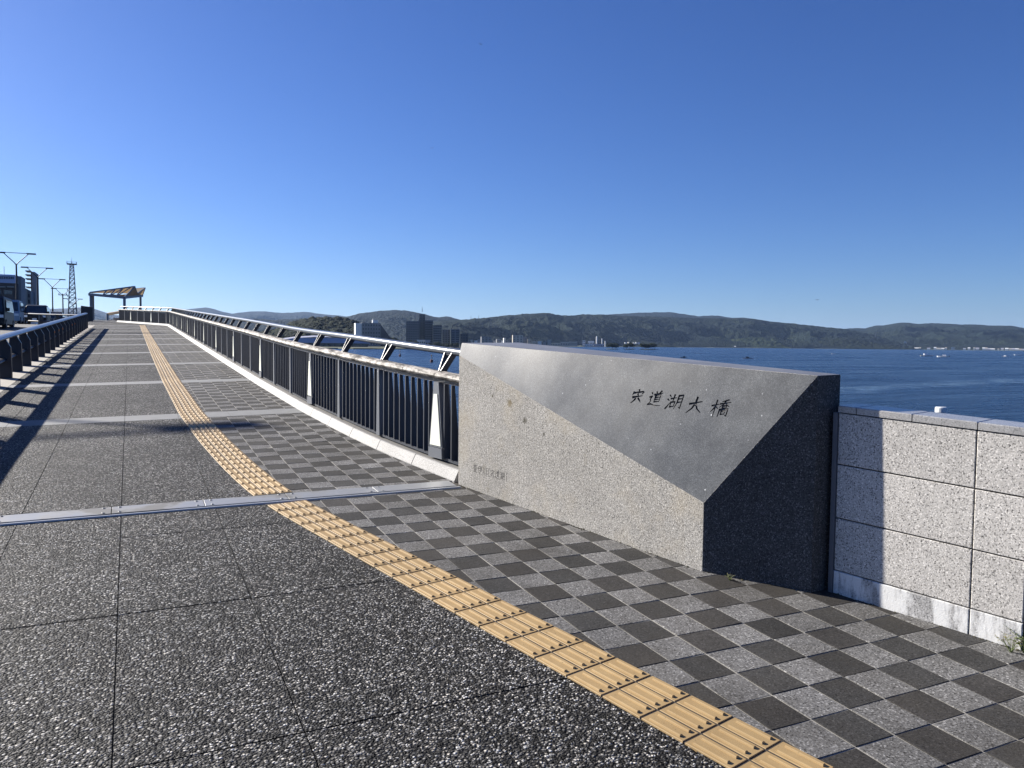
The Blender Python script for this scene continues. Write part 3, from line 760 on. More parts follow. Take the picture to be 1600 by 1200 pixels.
for idx, ks_ in ((0, ('a', 'p5', 'P3', 'P2')), (1, ('P2', 'P3', 'P4', 'P1')), (2, ('p5', 'p4', 'P4', 'P3')), (2, ('p4', 'p7', 'P7', 'P4')), (2, ('p7', 'bl', 'BL', 'P7')),
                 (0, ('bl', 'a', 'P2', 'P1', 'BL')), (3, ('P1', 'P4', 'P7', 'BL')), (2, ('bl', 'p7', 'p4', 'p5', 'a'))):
    f = bm.faces.new([V[k] for k in ks_]); f.material_index = idx
bmesh.ops.recalc_face_normals(bm, faces=bm.faces)
bmesh.ops.bevel(bm, geom=[e for e in bm.edges if {e.verts[0], e.verts[1]} != {V['p4'], V['P4']}], offset=.0016, segments=1, profile=.5, affect='EDGES', clamp_overlap=True)
me = bpy.data.meshes.new('stone_block'); bm.to_mesh(me); bm.free()
for k in ('rough_front', 'polished', 'rough_shaded', 'stone_top'): me.materials.append(M[k])
body = link('stone_block', me, stone)
# carved characters
STROKES = {
 '宍': [[(.5, .99), (.55, .88)], [(.13, .84), (.07, .64)], [(.13, .78), (.88, .85), (.92, .8), (.8, .66)], [(.5, .66), (.55, .56)], [(.15, .46), (.5, .5), (.88, .54)], [(.4, .36), (.3, .2), (.12, .04)], [(.6, .36), (.76, .2), (.86, .06)]],
 '道': [[(.48, .98), (.55, .86)], [(.82, 1.02), (.68, .86)], [(.36, .8), (.96, .88)], [(.66, .84), (.58, .74)], [(.46, .72), (.45, .26)], [(.46, .72), (.84, .77), (.82, .26)], [(.48, .58), (.8, .61)], [(.48, .44), (.8, .46)], [(.46, .28), (.82, .3)], [(.14, .93), (.21, .82)], [(.04, .64), (.22, .69), (.12, .46), (.2, .36), (.06, .14)], [(.02, .12), (.26, .13), (.56, .02), (1.02, .0)]],
 '湖': [[(.1, .96), (.19, .86)], [(.02, .7), (.13, .6)], [(.02, .06), (.1, .2), (.2, .44)], [(.22, .73), (.56, .79)], [(.4, .98), (.38, .5)], [(.27, .48), (.28, .14)], [(.27, .48), (.52, .51), (.5, .16)], [(.28, .17), (.5, .2)], [(.68, .92), (.67, .45), (.56, .02)], [(.68, .91), (.95, .95), (.94, .06), (.84, .13)], [(.69, .69), (.93, .72)], [(.68, .46), (.93, .49)]],
 '大': [[(.1, .6), (.5, .65), (.93, .72)], [(.53, 1.0), (.5, .62), (.33, .28), (.02, .02)], [(.53, .6), (.7, .26), (1.0, .0)]],
 '橋': [[(.0, .68), (.4, .76)], [(.22, 1.0), (.2, .0)], [(.21, .66), (.12, .46), (.0, .3)], [(.25, .6), (.38, .48)], [(.86, 1.0), (.52, .9)], [(.45, .77), (1.02, .85)], [(.72, .93), (.64, .74), (.44, .56)], [(.74, .8), (.86, .68), (1.0, .58)], [(.62, .63), (.62, .5)], [(.62, .63), (.84, .65), (.83, .5)], [(.62, .5), (.83, .52)], [(.5, .42), (.48, -.02)], [(.5, .42), (.96, .45), (.95, .02), (.86, .08)], [(.62, .32), (.62, .13)], [(.62, .32), (.82, .34), (.81, .13)], [(.62, .13), (.81, .15)]],
}
pn = (P3-P2).cross(P4t-P2).normalized()
if pn.x > 0: pn = -pn
eu = (P4t-P1); eu = (eu-pn*eu.dot(pn)).normalized(); ev = pn.cross(eu).normalized()
if ev.z < 0: ev = -ev
def on_plane(px, py, p0, n):
    d = ray(px, py); o_ = Vector((0, 0, CAM_H)); return o_+d*((p0-o_).dot(n)/d.dot(n))
cut = MB()
def stroke_prism(mb_, o_, u, v, n, a, b, wa, wb, depth, lift=.01):
    a, b = Vector(a), Vector(b); d = (b-a)
    if d.length < 1e-5: return
    d.normalize(); q = Vector((-d.y, d.x)); a2 = a-d*wa*.35; b2 = b+d*wb*.35
    cs = [a2-q*wa/2, b2-q*wb/2, b2+q*wb/2, a2+q*wa/2]
    W = lambda c, h, k=1: o_+u*c.x+v*c.y+n*h
    cc = [(a2+b2)/2+(c-(a2+b2)/2) for c in cs]
    lo = [W(c, -depth) for c in cc]; hi = [W(c, lift) for c in cs]
    # counter-clockwise seen from n
    if (u.cross(v)).dot(n) < 0: lo.reverse(); hi.reverse()
    mb_.hexa(lo+hi)
chars = [('宍', 996, 619.5, 19, 21), ('道', 1024, 623, 20, 22), ('湖', 1054, 628, 24, 23), ('大', 1086, 633, 22, 24), ('橋', 1125, 638, 27, 26)]
for ch, px, py, wpx, hpx in chars:
    ctr = on_plane(px, py, P2, pn)
    wv = (on_plane(px+wpx/2, py+wpx*.05, P2, pn)-on_plane(px-wpx/2, py-wpx*.05, P2, pn)).length
    hv = (on_plane(px, py-hpx/2, P2, pn)-on_plane(px, py+hpx/2, P2, pn)).length
    og = ctr-eu*wv/2-ev*hv/2; sk = lambda q: ((q[0]+.1*(q[1]-.5))*wv, (q[1]+.16*(q[0]-.5))*hv)
    for st in STROKES[ch]:
        nseg = len(st)-1; base = .1 if len(STROKES[ch]) < 8 else (.08 if len(STROKES[ch]) < 14 else .068)
        for i in range(nseg):
            f0, f1 = i/nseg, (i+1)/nseg
            w = lambda f: base*hv*(1.5-.95*f) * (1.0+.25*random.random())
            stroke_prism(cut, og, eu, ev, pn, sk(st[i]), sk(st[i+1]), w(f0), w(f1), .008)
# small inscription low on the rough face
SMALL = {
 '斐': [[(.42, 1), (.38, .5)], [(.6, 1), (.6, .5)], [(.1, .88), (.4, .88)], [(.12, .72), (.4, .72)], [(.06, .55), (.4, .58)], [(.6, .88), (.92, .88)], [(.6, .72), (.9, .72)], [(.6, .56), (.95, .56)], [(.5, .5), (.5, .4)], [(.1, .38), (.9, .38)], [(.7, .36), (.5, .14), (.1, 0)], [(.3, .36), (.5, .14), (.95, 0)]],
 '伊': [[(.3, 1), (.04, .5)], [(.2, .7), (.2, 0)], [(.38, .88), (.88, .88), (.88, .36)], [(.3, .62), (1, .62)], [(.38, .36), (.88, .36)], [(.6, .88), (.56, .3), (.36, 0)]],
 '川': [[(.16, .96), (.16, .4), (.04, 0)], [(.5, .92), (.5, .1)], [(.86, .98), (.86, 0)]],
 '(': [[(.7, 1.05), (.45, .75), (.45, .25), (.7, -.05)]], ')': [[(.3, 1.05), (.55, .75), (.55, .25), (.3, -.05)]],
 '宍': STROKES['宍'], '道': STROKES['道'], '湖': STROKES['湖']}
fn = Vector(((P5-A0).y, -(P5-A0).x, 0)).normalized()
if fn.x > 0: fn = -fn
fu = (P5-A0).normalized(); fu = Vector((fu.x, fu.y, (zg(P5.x, P5.y)-zg(A0.x, A0.y))/(P5-A0).length)).normalized(); fv = Vector((0, 0, 1))
l0 = on_plane(739.5, 731, A0, fn); l1 = on_plane(794, 746.5, A0, fn)
txt = '斐伊川(宍道湖)'; wts = [1, 1, 1, .5, 1, 1, 1, .5]; tot = sum(wts); x = 0; run = (l1-l0); hh = .062
for ch, w in zip(txt, wts):
    og = l0+run*(x/tot)-fv*hh/2; wv = run.length*w/tot*.84; ud = run.normalized()
    for st in SMALL[ch]:
        for i in range(len(st)-1):
            stroke_prism(cut, og, ud, fv, fn, (st[i][0]*wv, st[i][1]*hh), (st[i+1][0]*wv, st[i+1][1]*hh), .0045, .0035, .0035)
    x += w
cut.v = [tuple(L0(Vector(v))) for v in cut.v]
cme = cut.mesh('carving', M['rough_shaded']); co = bpy.data.objects.new('carving', cme); C.objects.link(co); co.parent = stone
mod = body.modifiers.new('carve', 'BOOLEAN'); mod.operation = 'DIFFERENCE'; mod.object = co; mod.solver = 'EXACT'; mod.use_self = True; mod.material_mode = 'INDEX'
bpy.context.view_layer.update()
ev_ = body.evaluated_get(bpy.context.evaluated_depsgraph_get()); nm_ = bpy.data.meshes.new_from_object(ev_)
body.modifiers.clear(); old = body.data
if len(nm_.polygons) > len(old.polygons): body.data = nm_; nm_.name = 'stone_block'
bpy.data.objects.remove(co, do_unlink=True)

# ------------------------------------------------------------------ granite parapet wall
wall = empty('granite_wall', Vector((W0.x, W0.y, zg(W0.x, W0.y)))); tag(wall, 'low pale granite block wall with coping on the right side of the name stone', 'wall')
def wp(t, h, off=0.0):
    p = W0+WD*t+WN*off; return Vector((p.x, p.y, zg(p.x, p.y)+h))
def wall_run(root, t0, t1, off, seams, cop):
    # dark core behind the joints
    c_ = [wp(t0, -.05, off-.2), wp(t1, -.05, off-.2), wp(t1, -.05, off-.012), wp(t0, -.05, off-.012)]; u_ = [wp(t0, .99, off-.2), wp(t1, .99, off-.2), wp(t1, .99, off-.012), wp(t0, .99, off-.012)]
    in_root(root, MB().hexa(c_+u_), 'core', M['recess'])
    ts = [t0]+seams+[t1]
    for a, b in zip(ts, ts[1:]):
        for h0, h1, nm, mt in ((-.02, .124, 'plinth_block', 'plinth'), (.129, .412, 'wall_panel', 'panel'), (.418, .706, 'wall_panel', 'panel'), (.712, .988, 'wall_panel', 'panel')):
            q = .003; o_ = off+random.uniform(-.001, .0015)+(.004 if nm == 'plinth_block' else 0)
            in_root(root, MB().slab([wp(a+q, h0, o_), wp(b-q, h0, o_), wp(b-q, h1, o_), wp(a+q, h1, o_)], WN, .03, .003), nm, M[mt])
    cs = [t0]+cop+[t1]
    for a, b in zip(cs, cs[1:]):
        q = .0025
        in_root(root, MB().slab([wp(a+q, 1.03, off+.006), wp(b-q, 1.03, off+.006), wp(b-q, 1.03, off-.215), wp(a+q, 1.03, off-.215)][::-1] if False else [wp(a+q, 1.03, off+.006), wp(a+q, 1.03, off-.215), wp(b-q, 1.03, off-.215), wp(b-q, 1.03, off+.006)][::-1], (0, 0, 1), .036, .004), 'coping_stone', M['coping'])
wall_run(wall, .004, .912, 0, [.687], [.105, .39, .69])
wall_run(wall, .93, 3.4, -.06, [1.6, 2.3, 2.95], [1.3, 1.75, 2.3, 2.9])
in_root(wall, MB().hexa([wp(-.018, -.03, -.06), wp(.006, -.03, -.06), wp(.006, -.03, .012), wp(-.018, -.03, .012), wp(-.018, .99, -.06), wp(.006, .99, -.06), wp(.006, .99, .012), wp(-.018, .99, .012)]), 'joint_strip', M['grey_paint'])
# pipe cap behind the wall
pc = on_plane(1470, 650, W0+WN*(-.5), WN); g0 = gv(pc.x, pc.y, -.05)
b = MB().lathe([(.0, 0), (.026, 0), (.026, pc.z+.02-g0.z), (.03, pc.z+.021-g0.z), (.03, pc.z+.045-g0.z), (.026, pc.z+.05-g0.z), (.0, pc.z+.05-g0.z)], 20, g0)
tag(b.build_at('pipe_post', M['pvc'], g0, smooth=False), 'pale pipe cap sticking up behind the wall coping', 'pipe')
# ------------------------------------------------------------------ lake, shore and hills
def disc_sheet(name, z, r, m, cen=(0, 0), n=96):
    vs = [(cen[0], cen[1], z)]; fs = []; rr = [8, 20, 50, 120, 300, 800, 2000, 6000, r]
    for q in rr: vs += [(cen[0]+q*math.cos(2*math.pi*k/n), cen[1]+q*math.sin(2*math.pi*k/n), z) for k in range(n)]
    fs += [(0, 1+k, 1+(k+1) % n) for k in range(n)]
    for i in range(len(rr)-1):
        a, b = 1+i*n, 1+(i+1)*n
        fs += [(a+k, b+k, b+(k+1) % n, a+(k+1) % n) for k in range(n)]
    return MB().add(vs, fs).build(name, m)
tag(disc_sheet('lake', WATER_Z, 24000, M['water']), kind='structure')
# low land behind the shore line: (pixel column, distance of the shore)
SH = [(-420, 330), (-150, 340), (60, 420), (150, 620), (260, 780), (420, 800), (600, 815), (690, 860), (730, 1200), (790, 2100), (860, 2500), (935, 2700), (946, 3100), (1000, 3900), (1060, 4300), (1180, 4500), (1330, 4900), (1420, 5200), (1600, 5200), (1900, 5100), (2500, 4600)]
b = MB(); vs = []; fs = []
xs_ = [-420+12*i for i in range(240)]
for px in xs_:
    D = xs_interp(SH, px)*(1+.012*math.sin(px*.11)+.006*math.sin(px*.37))
    for d, z in ((D, WATER_Z-.3), (D+2, WATER_Z+.9), (D+40, WATER_Z+1.6), (D+1500, WATER_Z+5), (22000, WATER_Z+9)): vs.append(bear(px, d, z))
for i in range(len(xs_)-1):
    for k in range(4): a = 5*i+k; fs.append((a, a+5, a+6, a+1))
tag(b.add(vs, fs).build('shore_land', M['shore']), kind='structure')

def hill(name, pts, m, rows=46, crown=8.0, amp=3.5, gully=.16, step=1.5, foot=WATER_Z+1, seed=0, ease=.75):
    """a wooded ridge: pts = (pixel column, skyline pixel row, distance of the ridge, distance of its foot)"""
    x0, x1 = pts[0][0], pts[-1][0]; n = int((x1-x0)/step)+1
    PX = np.linspace(x0, x1, n); py = np.interp(PX, [p[0] for p in pts], [p[1] for p in pts])
    k = np.ones(7)/7; pad = np.concatenate([[py[0]]*3, py, [py[-1]]*3]); py = np.convolve(pad, k, 'valid')
    Dr = np.interp(PX, [p[0] for p in pts], [p[2] for p in pts]); Df = np.interp(PX, [p[0] for p in pts], [p[3] for p in pts])
    vs = []; nz = mnoise.noise; total = rows+4
    for i in range(n):
        zt = zat(PX[i], py[i], Dr[i]); H = max(zt-foot, 2)
        for r in range(total):
            if r <= rows:
                t = r/rows; D = Df[i]+(Dr[i]-Df[i])*t; p = bear(PX[i], D, 0)
                e = t**ease*(1-.25*math.sin(math.pi*t)*0)
                w = math.sin(math.pi*min(1, t*1.02))
                w = w*(1 if t < .8 else max(0, (1-t)/.2))
                g = nz(Vector((p.x*.0016+seed, p.y*.0016, seed)))*.7+nz(Vector((p.x*.0048, p.y*.0048, seed+4)))*.4
                g = -abs(g)*1.3+.12*(t < .75)
                z = foot+H*e+H*gully*g*w*1.6
                q = nz(Vector((p.x/crown, p.y/crown, seed)))+.6*nz(Vector((p.x/(crown*2.6), p.y/(crown*2.6), seed+9)))
                z += amp*q*min(1, t*6)*(.45 if t > .97 else 1)
            else:
                u = (r-rows)/4; D = Dr[i]+(Dr[i]-Df[i]+200)*.5*u; p = bear(PX[i], D, 0); z = foot+H*(1-u*u)
            vs.append((p.x, p.y, z))
    fs = [(i*total+r, (i+1)*total+r, (i+1)*total+r+1, i*total+r+1) for i in range(n-1) for r in range(total-1)]
    me = bpy.data.meshes.new(name); me.from_pydata(vs, [], fs); me.materials.append(m); me.polygons.foreach_set('use_smooth', [True]*len(fs)); me.update()
    return tag(link(name, me), kind='structure')
F1, F2 = 11500, 8200
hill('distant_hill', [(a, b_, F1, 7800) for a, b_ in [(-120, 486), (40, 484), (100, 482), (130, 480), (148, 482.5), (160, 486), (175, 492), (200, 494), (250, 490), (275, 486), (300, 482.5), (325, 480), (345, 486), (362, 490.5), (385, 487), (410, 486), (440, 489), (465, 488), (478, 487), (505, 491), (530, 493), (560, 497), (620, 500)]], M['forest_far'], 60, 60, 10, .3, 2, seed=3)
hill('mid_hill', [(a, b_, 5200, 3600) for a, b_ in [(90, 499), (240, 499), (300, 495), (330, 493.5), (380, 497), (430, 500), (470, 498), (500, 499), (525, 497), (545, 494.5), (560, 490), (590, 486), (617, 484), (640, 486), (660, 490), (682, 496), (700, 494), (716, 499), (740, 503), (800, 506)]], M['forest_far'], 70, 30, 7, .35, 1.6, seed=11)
hill('wooded_hill', [(a, b_, 1500, 1130) for a, b_ in [(380, 524), (425, 516), (445, 508), (460, 502), (480, 497.5), (500, 495.5), (520, 496), (541, 497.5), (556, 501), (566, 506), (582, 513), (600, 522), (625, 533), (640, 538)]], M['forest_near'], 60, 11, 5.5, .12, .8, seed=21, ease=.6)
hill('forested_hill', [(a, b_, d, f) for a, b_, d, f in [(640, 508, 4200, 2600), (690, 501, 4200, 2400), (720, 500, 4300, 2300), (740, 498, 4300, 2500), (760, 496.5, 4400, 2700), (790, 493, 4500, 2800), (820, 490.5, 4600, 3000), (855, 489, 4700, 3200), (875, 492.5, 4800, 3400), (893, 493, 4900, 3500), (912, 491, 5000, 3600), (940, 491.5, 5100, 3700), (965, 493, 5200, 3900), (1010, 494.5, 5300, 4100), (1050, 496, 5400, 4350), (1120, 497.5, 5500, 4500), (1176, 498, 5600, 4600), (1207, 503, 5650, 4650), (1235, 505, 5700, 4700), (1260, 508, 5700, 4750), (1290, 511, 5700, 4850), (1312, 513, 5650, 4900), (1335, 517.5, 5600, 4950), (1357, 521.5, 5600, 5000), (1375, 526, 5550, 5050), (1392, 532, 5500, 5100), (1410, 537, 5450, 5150), (1428, 542, 5400, 5200), (1440, 545, 5350, 5200)]], M['forest'], 170, 26, 8, .42, 1.2, seed=31)
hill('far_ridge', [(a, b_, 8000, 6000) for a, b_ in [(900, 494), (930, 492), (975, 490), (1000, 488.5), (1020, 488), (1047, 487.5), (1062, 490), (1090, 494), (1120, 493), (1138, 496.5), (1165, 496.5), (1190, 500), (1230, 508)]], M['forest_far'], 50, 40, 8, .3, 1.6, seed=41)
hill('lakeside_hill', [(a, b_, 8200, 5400) for a, b_ in [(1290, 517), (1320, 513.6), (1341, 512.4), (1350, 513.6), (1360, 510.5), (1371, 508), (1378, 508.8), (1404, 504.2), (1418, 504), (1428, 506.5), (1449, 505), (1470, 505.2), (1504, 507.3), (1521, 507), (1547, 508.8), (1577, 508.7), (1600, 513), (1680, 511), (1760, 516), (1900, 508), (2200, 500)]], M['forest'], 140, 34, 9, .42, 1.6, seed=51)

hill('wooded_spur', [(a, b_, 4100, 3970) for a, b_ in [(926, 542), (940, 538.5), (955, 535), (972, 532.2), (990, 531), (1008, 532.5), (1026, 535), (1044, 539), (1058, 543.5)]], M['forest_near'], 40, 16, 5, .2, .9, seed=61)
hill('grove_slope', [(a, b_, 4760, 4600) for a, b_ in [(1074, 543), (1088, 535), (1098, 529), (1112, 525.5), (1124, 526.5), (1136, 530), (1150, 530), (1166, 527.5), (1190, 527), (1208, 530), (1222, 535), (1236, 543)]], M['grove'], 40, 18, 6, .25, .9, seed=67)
hill('wooded_spur', [(a, b_, 5060, 4900) for a, b_ in [(1226, 543), (1244, 534), (1262, 530), (1290, 528), (1318, 527.5), (1340, 530), (1362, 535), (1390, 539), (1424, 545)]], M['forest_near'], 40, 18, 6, .25, .9, seed=71)
# ------------------------------------------------------------------ far things: buildings, trees, boats
GZ = WATER_Z+1.4
def face_frame(px, D, z=GZ, turn=0.0):
    """matrix at a place seen at a pixel column: local y points away from the camera, then turned"""
    p = bear(px, D, z); h = math.atan2(p.x, p.y)+turn
    return p, h
def wpx(w, D): return w*D/FPX
def block(root, px0, px1, py, D, depth, name='wall', m='pale_bld', z0=GZ, turn=0.0):
    pass
def make_building(name, px0, px1, ytop, D, depth, label, cat, walls, floors=0, cols=0, win='glass', turn=0.0, group=None, z0=GZ, roof=None, band=None, wfrac=.55, hfrac=.5):
    pc_ = (px0+px1)/2; w = wpx(px1-px0, D)*1.0/ max(.3, math.cos(turn)); H = zat(pc_, ytop, D)-z0
    p = bear(pc_, D, z0); h = math.atan2(p.x, p.y)+turn
    root = empty(name, p, -h); tag(root, label, cat, group)
    MB().box((0, depth/2, H/2), (w, depth, H)).build('wall', M[walls], root)
    if roof: MB().box((0, depth/2, H+.4), (w+.8, depth+.8, .8)).build('roof', M[roof], root)
    if floors:
        fh = H/(floors+.4); cw = w/cols; wm = MB().box((0, 0, 0), (cw*wfrac, .3, fh*hfrac)).mesh('window', M[win])
        bm_ = MB().box((0, -.5, 0), (w, 1.0, fh*.28)).mesh('balcony', M[band]) if band else None
        for f in range(floors):
            zc = fh*(f+.75)
            if bm_: link('balcony', bm_, root, Matrix.Translation((0, 0, zc-fh*.32)))
            for c_ in range(cols):
                link('window', wm, root, Matrix.Translation((-w/2+cw*(c_+.5), -.02, zc)))
    return root, w, H
# hotel and museum by the near shore
r_, w_, H_ = make_building('hotel', 566, 594, 504.5, 1020, 18, 'pale hotel block with rows of square windows and a sloping dark side', 'hotel', 'concrete_bld', 6, 7, wfrac=.5, hfrac=.42, turn=R(-8))
MB().hexa([(-w_/2-8, 1, 0), (-w_/2, 1, 0), (-w_/2, 15, 0), (-w_/2-8, 15, 0), (-w_/2-8, 1, H_-.5), (-w_/2, 1, H_-.5), (-w_/2, 15, H_-.5), (-w_/2-8, 15, H_-.5)]).build('stair_tower', M['white_bld'], r_)
MB().hexa([(w_/2, 2, 0), (w_/2+22, 2, 0), (w_/2+22, 15, 0), (w_/2, 15, 0), (w_/2, 2, H_-2), (w_/2+1, 2, H_-2), (w_/2+1, 15, H_-2), (w_/2, 15, H_-2)]).build('sloping_wing', M['dark_bld'], r_)
b = MB(); b.box((6, 8, H_+2), (7, 5, 4)); b.tube([(3, 8, H_), (3, 8, H_+6)], .25, 6); b.build('roof_plant', M['white_bld'], r_)
p = bear(505, 905, GZ); mu = empty('art_museum', p, -math.atan2(p.x, p.y)); tag(mu, 'long low museum with curved lavender metal roof on the near shore', 'museum')
wd = wpx(148, 905); prof = [(-wd/2, 4.5), (-wd*.44, 6.8), (-wd*.3, 9.4), (-wd*.1, 11), (wd*.15, 11.3), (wd*.36, 10.6), (wd*.42, 9.9), (wd/2, 5.2)]
b = MB(); n_ = len(prof); vs = [(x, -4, z) for x, z in prof]+[(x, 40, z+2.0) for x, z in prof]+[(x, -4, z-.5) for x, z in prof]+[(x, 40, z+1.5) for x, z in prof]
fs = [(i, i+1, n_+i+1, n_+i) for i in range(n_-1)]+[(2*n_+i+1, 2*n_+i, 3*n_+i, 3*n_+i+1) for i in range(n_-1)]+[(2*n_+i, 2*n_+i+1, i+1, i) for i in range(n_-1)]+[(n_+i, n_+i+1, 3*n_+i+1, 3*n_+i) for i in range(n_-1)]
vs += []
b.add(vs, fs); b.hexa([(-wd*.46, -10, 4.2), (wd*.47, -10, 4.2), (wd*.4, -3.9, 10.2), (-wd*.28, -3.9, 9.2), (-wd*.46, -10, 4.6), (wd*.47, -10, 4.6), (wd*.4, -3.9, 10.6), (-wd*.28, -3.9, 9.6)])
b.build('roof', M['roof_lav'], mu)
MB().box((0, 18, 2.2), (wd*.9, 42, 4.4)).build('wall', M['dark_bld'], mu)
gm = MB().box((0, 0, 0), (wd*.05, .3, 3.2)).mesh('window', M['glass'])
for i in range(14): link('window', gm, mu, Matrix.Translation((-wd*.42+i*wd*.064, -3.1, 2.2)))
# apartment towers
make_building('apartment_block', 634.5, 655, 501.5, 1000, 16, 'left wing of dark apartment towers with balcony bands', 'apartment block', 'concrete_bld', 11, 6, win='dark_bld', band='concrete_bld', turn=R(0))
make_building('apartment_block', 655, 664, 491, 1010, 12, 'tallest slim lift tower rising in the middle of the apartment blocks', 'apartment block', 'dark_bld', 13, 2, win='glass', turn=0)
make_building('apartment_block', 664, 676, 500.5, 1000, 18, 'apartment tower right beside the tallest slim one', 'apartment block', 'concrete_bld', 11, 4, win='dark_bld', band='dark_bld')
make_building('apartment_block', 676.5, 690, 508, 990, 18, 'lower dark apartment tower stepping down from the tall ones', 'apartment block', 'dark_bld', 9, 4, win='glass', band='concrete_bld')
make_building('apartment_block', 691, 703, 515, 1050, 16, 'grey apartment slab left of the paler striped one', 'apartment block', 'concrete_bld', 8, 3, win='dark_bld')
make_building('apartment_block', 704.5, 718, 514.5, 1040, 16, 'grey apartment slab with light corner strips near the name stone', 'apartment block', 'concrete_bld', 8, 2, win='dark_bld', wfrac=.7)
make_building('apartment_block', 719, 731, 521.5, 1080, 14, 'low brownish flats just left of the name stone top corner', 'apartment block', 'dark_bld', 5, 3, win='glass')
r_, w_, H_ = make_building('waterside_house', 652, 668, 532, 930, 12, 'low white waterside building below the tall apartment towers', 'house', 'white_bld', 2, 5, roof='white_bld')
make_building('waterside_house', 665, 672, 532, 925, 10, 'small bluish box building beside the low white waterside one', 'house', 'roof_lav', 1, 2, roof='roof_lav')
# town seen above the name stone
TW = [(752, 768, 526, 2300, 'concrete_bld', 5, 'blue grey flat roofed office block left in the far town'), (801, 817, 523.5, 2400, 'beige_bld', 6, 'tallest beige block in the far town over the stone'), (824, 829, 529.5, 2450, 'beige_bld', 4, 'slim tan block right of the tallest beige block'), (787, 790, 528, 2450, 'white_bld', 4, 'narrow pale tower between the two larger town blocks'), (776, 782, 530, 2500, 'concrete_bld', 3, 'small grey town building right of the blue grey block'), (817, 823, 526.5, 2460, 'concrete_bld', 5, 'grey block attached right of the tallest beige one')]
for a, b_, y, D, mt, fl_, lab in TW: make_building('town_building', a, b_, y, D, 20, lab, 'building', mt, fl_, 3, win='dark_bld', turn=R(-6))
for i, (a, b_, y) in enumerate([(735, 739, 531), (741, 746, 532), (747, 751, 530.5), (770, 775, 531.5), (783, 786, 532), (791, 797, 532), (831, 838, 533), (840, 846, 533), (848, 853, 533.5), (855, 861, 531)]):
    make_building('town_house', a, b_, y, 2450+i*9, 14, 'small house among trees in the far town above the stone', 'house', ['beige_bld', 'white_bld', 'concrete_bld'][i % 3], 0, 0, group='small houses of the far town', roof='concrete_bld')
make_building('factory', 861, 876, 536, 2650, 30, 'long low cream shed at the left end of the shore works', 'factory', 'beige_bld', 1, 6, roof='beige_bld')
make_building('factory', 876, 889, 534.8, 2650, 30, 'cream shed in the middle of the shore works', 'factory', 'beige_bld', 1, 5, roof='white_bld')
make_building('factory', 889, 902, 534, 2650, 30, 'cream ribbed shed right of the other cream ones', 'factory', 'beige_bld', 1, 8, roof='beige_bld')
make_building('factory', 910, 914.5, 532, 2660, 20, 'white box tower left of the white works hall', 'factory', 'white_bld', 3, 2)
make_building('factory', 914, 926, 537.5, 2650, 26, 'white works hall low at the water', 'factory', 'white_bld', 1, 5)
make_building('factory', 918.5, 928, 533, 2720, 26, 'white works hall set higher behind the low one', 'factory', 'white_bld', 1, 4)
make_building('factory', 928, 944, 537.5, 2690, 26, 'blue grey shed right of the white works halls', 'factory', 'roof_lav', 1, 5)
for px, yt, w__, lab in ((932.2, 525.5, 2.0, 'taller white chimney silo standing over the works'), (940.5, 529, 1.4, 'shorter white silo right of the taller chimney'), (945.5, 533, 1.4, 'lowest white tank at the right end of the works')):
    D = 2750; z = zat(px, yt, D)-GZ; rr = wpx(w__, D)/2*1.1
    p = bear(px, D, GZ); o = MB().lathe([(0, 0), (rr, 0), (rr, z*.93), (rr*.8, z), (0, z)], 12).build('silo', M['white_bld'], None, Matrix.Translation(p)); tag(o, lab, 'silo')
# far right shore: a row of small bright houses
random.seed(5)
row = [(1381.5, 3), (1386, 4.5), (1399, 2.5), (1408, 3.2), (1414, 2), (1427, 3), (1432, 5), (1437, 3), (1451, 4), (1461, 3), (1465, 6), (1470, 3), (1473, 4), (1478, 2.4), (1507, 3), (1514, 3), (1522, 2), (1527, 4), (1537, 3), (1541, 2.6), (1545, 3.6), (1551, 5), (1560, 2), (1566, 3), (1573, 4), (1579, 3.5), (1583, 5), (1589, 4), (1594, 3.4), (1599, 4)]
protos = []
for k in range(3):
    b = MB(); b.hexa([(-.5, -.5, 0), (.5, -.5, 0), (.5, .5, 0), (-.5, .5, 0), (-.5, -.5, .62), (.5, -.5, .62), (.5, .5, .62), (-.5, .5, .62)])
    b.add([(-.55, -.55, .62), (.55, -.55, .62), (.55, .55, .62), (-.55, .55, .62), (-.5, 0, 1), (.5, 0, 1)], [(0, 1, 5, 4), (2, 3, 4, 5), (0, 4, 3), (1, 2, 5), (3, 2, 1, 0)], 1)
    protos.append(b.mesh('shore_house', [M['white_bld'], [M['white_bld'], M['beige_bld'], M['roof_lav']][k]]))
for i, (px, w__) in enumerate(row):
    D = 5260+random.uniform(0, 60); w_ = wpx(w__, D); p = bear(px, D, WATER_Z+1); h = wpx(random.uniform(2.2, 3.8), D)
    o = link('shore_house', protos[i % 3], None, Matrix.Translation(p) @ Matrix.Rotation(-math.atan2(p.x, p.y), 4, 'Z') @ Matrix.Diagonal((w_, w_*.7, h, 1)))
    tag(o, 'small bright house in the row along the far right shore', 'house', 'houses along the far right shore')
for px, lab in ((1487.6, 'left one of two tall white blocks on the far shore'), (1490.6, 'right one of two tall white blocks on the far shore')):
    make_building('apartment_block', px-1.2, px+1.2, 542.6, 5280, 14, lab, 'apartment block', 'white_bld', 5, 2, z0=WATER_Z+1)
make_building('house', 1412.5, 1415.5, 533.5, 5600, 14, 'pale tower house high on the wooded far right slope', 'house', 'white_bld', 3, 2, z0=zat(1414, 539, 5600))
